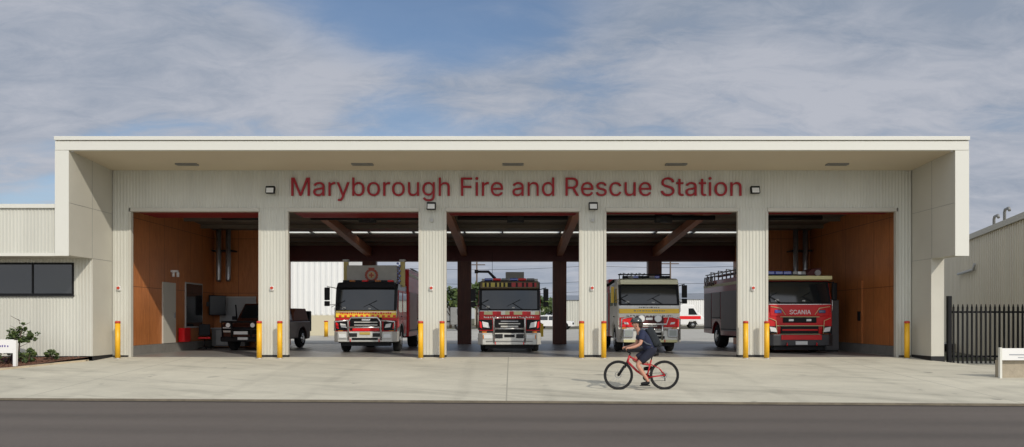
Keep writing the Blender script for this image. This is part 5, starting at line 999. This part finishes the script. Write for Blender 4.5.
mb.cyl((BB[0], -.045, BB[2]), (BB[0], .045, BB[2]), .03, n=14); mb.build('frame', mat('bike_red', (.45, .012, .02), .35, coat=.3), bike)
mb = MB(); mb.tube([HB, (-.36, 0, .60)], .02, 10)
for s in (-1, 1): mb.tube([(-.345, s*.055, .62), (-.385, s*.06, .52)], .018, 10); mb.tube([(-.385, s*.06, .56), (-.53, s*.06, rw)], .024, 10)
mb.box(-.40, -.32, -.07, .07, .60, .64); mb.build('fork', black, bike)
mb = MB(); mb.tube([ST, (.262, 0, .80)], .014, 10); mb.build('seat_post', dark, bike)
mb = MB(); n = 8
mb.tube([(.14, 0, .83), (.2, 0, .835), (.30, 0, .84), (.40, 0, .85)], [.018, .03, .062, .05], 10); mb.build('saddle', black, bike)
mb = MB(); mb.tube([HT, (-.255, 0, .86), (-.34, 0, .90)], .018, 10); mb.tube([(-.36, -.33, .955), (-.35, -.2, .93), (-.34, 0, .905), (-.35, .2, .93), (-.36, .33, .955)], .014, 10)
hbo = mb.build('handlebar', black, bike)
for s in (-1, 1): mb = MB(); mb.tube([(-.357, s*.22, .938), (-.36, s*.34, .957)], .018, 10); mb.build('grip', rubber, hbo); mb = MB(); mb.tube([(-.36, s*.2, .93), (-.43, s*.24, .91), (-.44, s*.31, .905)], .006, 6); mb.build('brake_lever', black, hbo)
mb = MB(); mb.cyl((BB[0], .05, BB[2]), (BB[0], .056, BB[2]), .085, n=28); mb.build('chainring', dark, bike)
mb = MB(); mb.cyl((.54, .03, rw), (.54, .06, rw), .042, n=20); mb.build('cassette', dark, bike)
mb = MB(); mb.tube([(BB[0], .053, BB[2]+.085), (.54, .045, rw+.055)], .005, 6); mb.tube([(BB[0], .053, BB[2]-.085), (.55, .045, rw-.13), (.58, .045, rw-.06)], .005, 6); mb.tube([(.54, .06, rw), (.57, .06, rw-.14)], .014, 8); mb.build('chain', dark, bike)
pa = R(-98); dx, dz = .17*math.cos(pa), .17*math.sin(pa)
for s, k in ((-1, 1), (1, -1)):
    px_, pz_ = BB[0]+k*dx-.03*k, BB[2]+k*dz
    mb = MB(); mb.tube([(BB[0], s*.06, BB[2]), (px_, s*.09, pz_)], .013, 8); cr = mb.build('crank', dark, bike)
    mb = MB(); mb.box(px_-.05, px_+.05, *sorted((s*.1, s*.2)), pz_-.012, pz_+.012); mb.build('pedal', black, cr)
NP = (BB[0]+dx-.03, -.15, BB[2]+dz); FP = (BB[0]-dx+.03, .15, BB[2]-dz)
# body: one continuous surface
rid = thing('person', 'cyclist in dark blue t-shirt, dark shorts and helmet riding a red bike', 'person', (bx_, by_, bz-.003))
V = []; E_ = []; RR = []
def jt(p, r, par=None):
    V.append(p); RR.append(r if isinstance(r, tuple) else (r, r)); i = len(V)-1
    if par is not None: E_.append((par, i))
    return i
pel = jt((.235, 0, .93), (.10, .125)); ab = jt((.165, 0, 1.07), (.085, .11), pel); ch = jt((.06, 0, 1.23), (.09, .13), ab); nk0 = jt((-.035, 0, 1.345), (.055, .075), ch); nk = jt((-.075, 0, 1.405), .055, nk0)
hd0 = jt((-.105, 0, 1.46), (.075, .065), nk); hd = jt((-.125, 0, 1.535), (.095, .078), hd0); hd2 = jt((-.115, 0, 1.61), (.07, .062), hd)
nose = jt((-.232, 0, 1.525), .014, hd); 
for s in (-1, 1):
    sh = jt((.01, s*.17, 1.315), .052, ch); ua = jt((-.03, s*.215, 1.18), .05, sh); el = jt((-.065, s*.25, 1.07), .04, ua); fa = jt((-.2, s*.265, 1.01), .037, el); wr = jt((-.315, s*.27, .985), .026, fa); pm = jt((-.35, s*.275, .98), (.022, .034), wr)
    for q in range(4):
        yo = s*(.275+(q-1.5)*.02); k1 = jt((-.385, yo, .977), .0095, pm); k2 = jt((-.392, yo, .950), .009, k1); k3 = jt((-.372, yo, .932), .008, k2)
    th = jt((-.345, s*.235, .962), .010, pm); jt((-.352, s*.222, .938), .009, th)
    P_ = NP if s < 0 else FP
    hip = jt((.21, s*.095, .88), .08, pel)
    an = Vector((P_[0]+.05, P_[1]*.9, P_[2]+.12))
    hp = Vector((.21, s*.095, .88)); d = an-hp; l1, l2 = .43, .43; D = min(d.length, .855); a_ = (l1*l1-l2*l2+D*D)/(2*D); h_ = math.sqrt(max(0, l1*l1-a_*a_)); u = d.normalized(); perp = Vector((u.z, 0, -u.x)); perp = perp if perp.x < 0 else -perp
    kn = hp+u*a_+perp*h_
    t1_ = jt(tuple(hp.lerp(kn, .5)), .08, hip); k_ = jt(tuple(kn), .055, t1_); c_ = jt(tuple(kn.lerp(an, .35)), .056, k_); a2 = jt(tuple(an), .035, c_); heel = jt((an.x+.02, an.y, an.z-.075), .034, a2); toe = jt((an.x-.12, an.y, an.z-.095), .028, heel)
    if s < 0: legN = (hp.copy(), kn.copy(), an.copy())
    else: legF = (hp.copy(), kn.copy(), an.copy())
skinmesh('body', V, E_, RR, skin, rid, sub=2, root=0)
# clothes
def cloth(name, m, pts, edges, rad): return skinmesh(name, pts, edges, rad, m, rid, sub=2)
pts = [(.25, 0, .91), (.170, 0, 1.08), (.055, 0, 1.235), (-.035, 0, 1.345)]; rad = [(.155, .185), (.14, .17), (.13, .18), (.085, .115)]; ed = [(0,1),(1,2),(2,3)]
for s in (-1, 1): i = len(pts); pts += [(.01, s*.172, 1.318), (-.025, s*.21, 1.20), (-.04, s*.222, 1.155)]; rad += [.085, .078, .074]; ed += [(2, i), (i, i+1), (i+1, i+2)]
cloth('t_shirt', navy, pts, ed, rad)
pts = [(.235, 0, .99), (.235, 0, .90)]; rad = [(.15, .178), (.15, .17)]; ed = [(0, 1)]
for hp, kn, an in (legN, legF): i = len(pts); pts += [tuple(hp), tuple(hp.lerp(kn, .45)), tuple(hp.lerp(kn, .86))]; rad += [.108, .102, .088]; ed += [(1, i), (i, i+1), (i+1, i+2)]
cloth('shorts', navy2, pts, ed, rad)
for hp, kn, an in (legN, legF):
    mb = skinmesh('shoe', [(an.x, an.y, an.z-.02), (an.x+.03, an.y, an.z-.07), (an.x-.07, an.y, an.z-.085), (an.x-.16, an.y, an.z-.095)], [(0,1),(1,2),(2,3)], [.045, (.045, .045), (.042, .048), (.03, .04)], black, rid, sub=2)
    mb = MB(); mb.box(an.x-.18, an.x+.06, an.y-.045, an.y+.045, an.z-.135, an.z-.115); mb.build('sole', rubber, rid, bevel=.01)
# head details
mb = MB(); n0 = 0
rings = 8; seg = 20
for i in range(rings+1):
    f = i/rings*math.pi/2
    for j in range(seg):
        a = 2*math.pi*j/seg; mb.v.append((-.115+.142*math.cos(f)*math.cos(a), .105*math.cos(f)*math.sin(a), 1.57+.005*math.cos(a)+.125*math.sin(f)))
for i in range(rings):
    for j in range(seg): mb.face((i*seg+j, i*seg+(j+1) % seg, (i+1)*seg+(j+1) % seg, (i+1)*seg+j), 0, True)
mb.face([j for j in range(seg)][::-1])
for q in range(-2, 3): mb.obox((-.12, q*.036, 1.672-.012*abs(q)), (.16, .012, .03), (0, 0, 0), 1)
hm = mb.build('helmet', [helm, mat('helmet_vent', (.10, .11, .11), .4)], rid)
mb = MB(); 
for s in (-1, 1): mb.tube([(-.1, s*.088, 1.57), (-.12, s*.078, 1.48), (-.15, 0, 1.435)], .006, 5)
mb.build('helmet_strap', black, hm)
mb = MB(); mb.obox((-.02, 0, 1.51), (.11, .14, .12), (0, R(10), 0)); mb.build('hair', mat('hair_dark', (.03, .018, .012), .8), rid, bevel=.035, seg=3)
for s in (-1, 1):
    mb = MB(); mb.cyl((-.20, s*.034, 1.548), (-.214, s*.034, 1.548), .011, n=10); mb.build('eye', black, rid)
    mb = MB(); mb.obox((-.115, s*.078, 1.52), (.035, .016, .055)); mb.build('ear', skin, rid, bevel=.008)
mb = MB(); mb.box(-.214, -.196, -.024, .024, 1.482, 1.489); mb.build('mouth', mat('lips', (.30, .10, .08), .6), rid)
bp = thing('backpack', 'dark backpack on the back of the cyclist', 'backpack', (bx_, by_, bz-.003))
mb = MB(); mb.obox((.265, 0, 1.235), (.20, .30, .46), (0, R(-27), 0)); mb.build('pack_body', packm, bp, bevel=.065, seg=4)
mb = MB(); mb.obox((.375, 0, 1.13), (.10, .24, .26), (0, R(-27), 0)); mb.build('front_pocket', packm, bp, bevel=.035, seg=3)
for s in (-1, 1):
    mb = MB(); mb.tube([(.14, s*.1, 1.42), (.03, s*.11, 1.43), (-.07, s*.12, 1.34), (-.05, s*.14, 1.2), (.1, s*.16, 1.08), (.2, s*.14, 1.05)], .018, 8); mb.build('shoulder_strap', mat('strap_grey', (.08, .09, .11), .8), bp)
# litter of small leaves on the forecourt
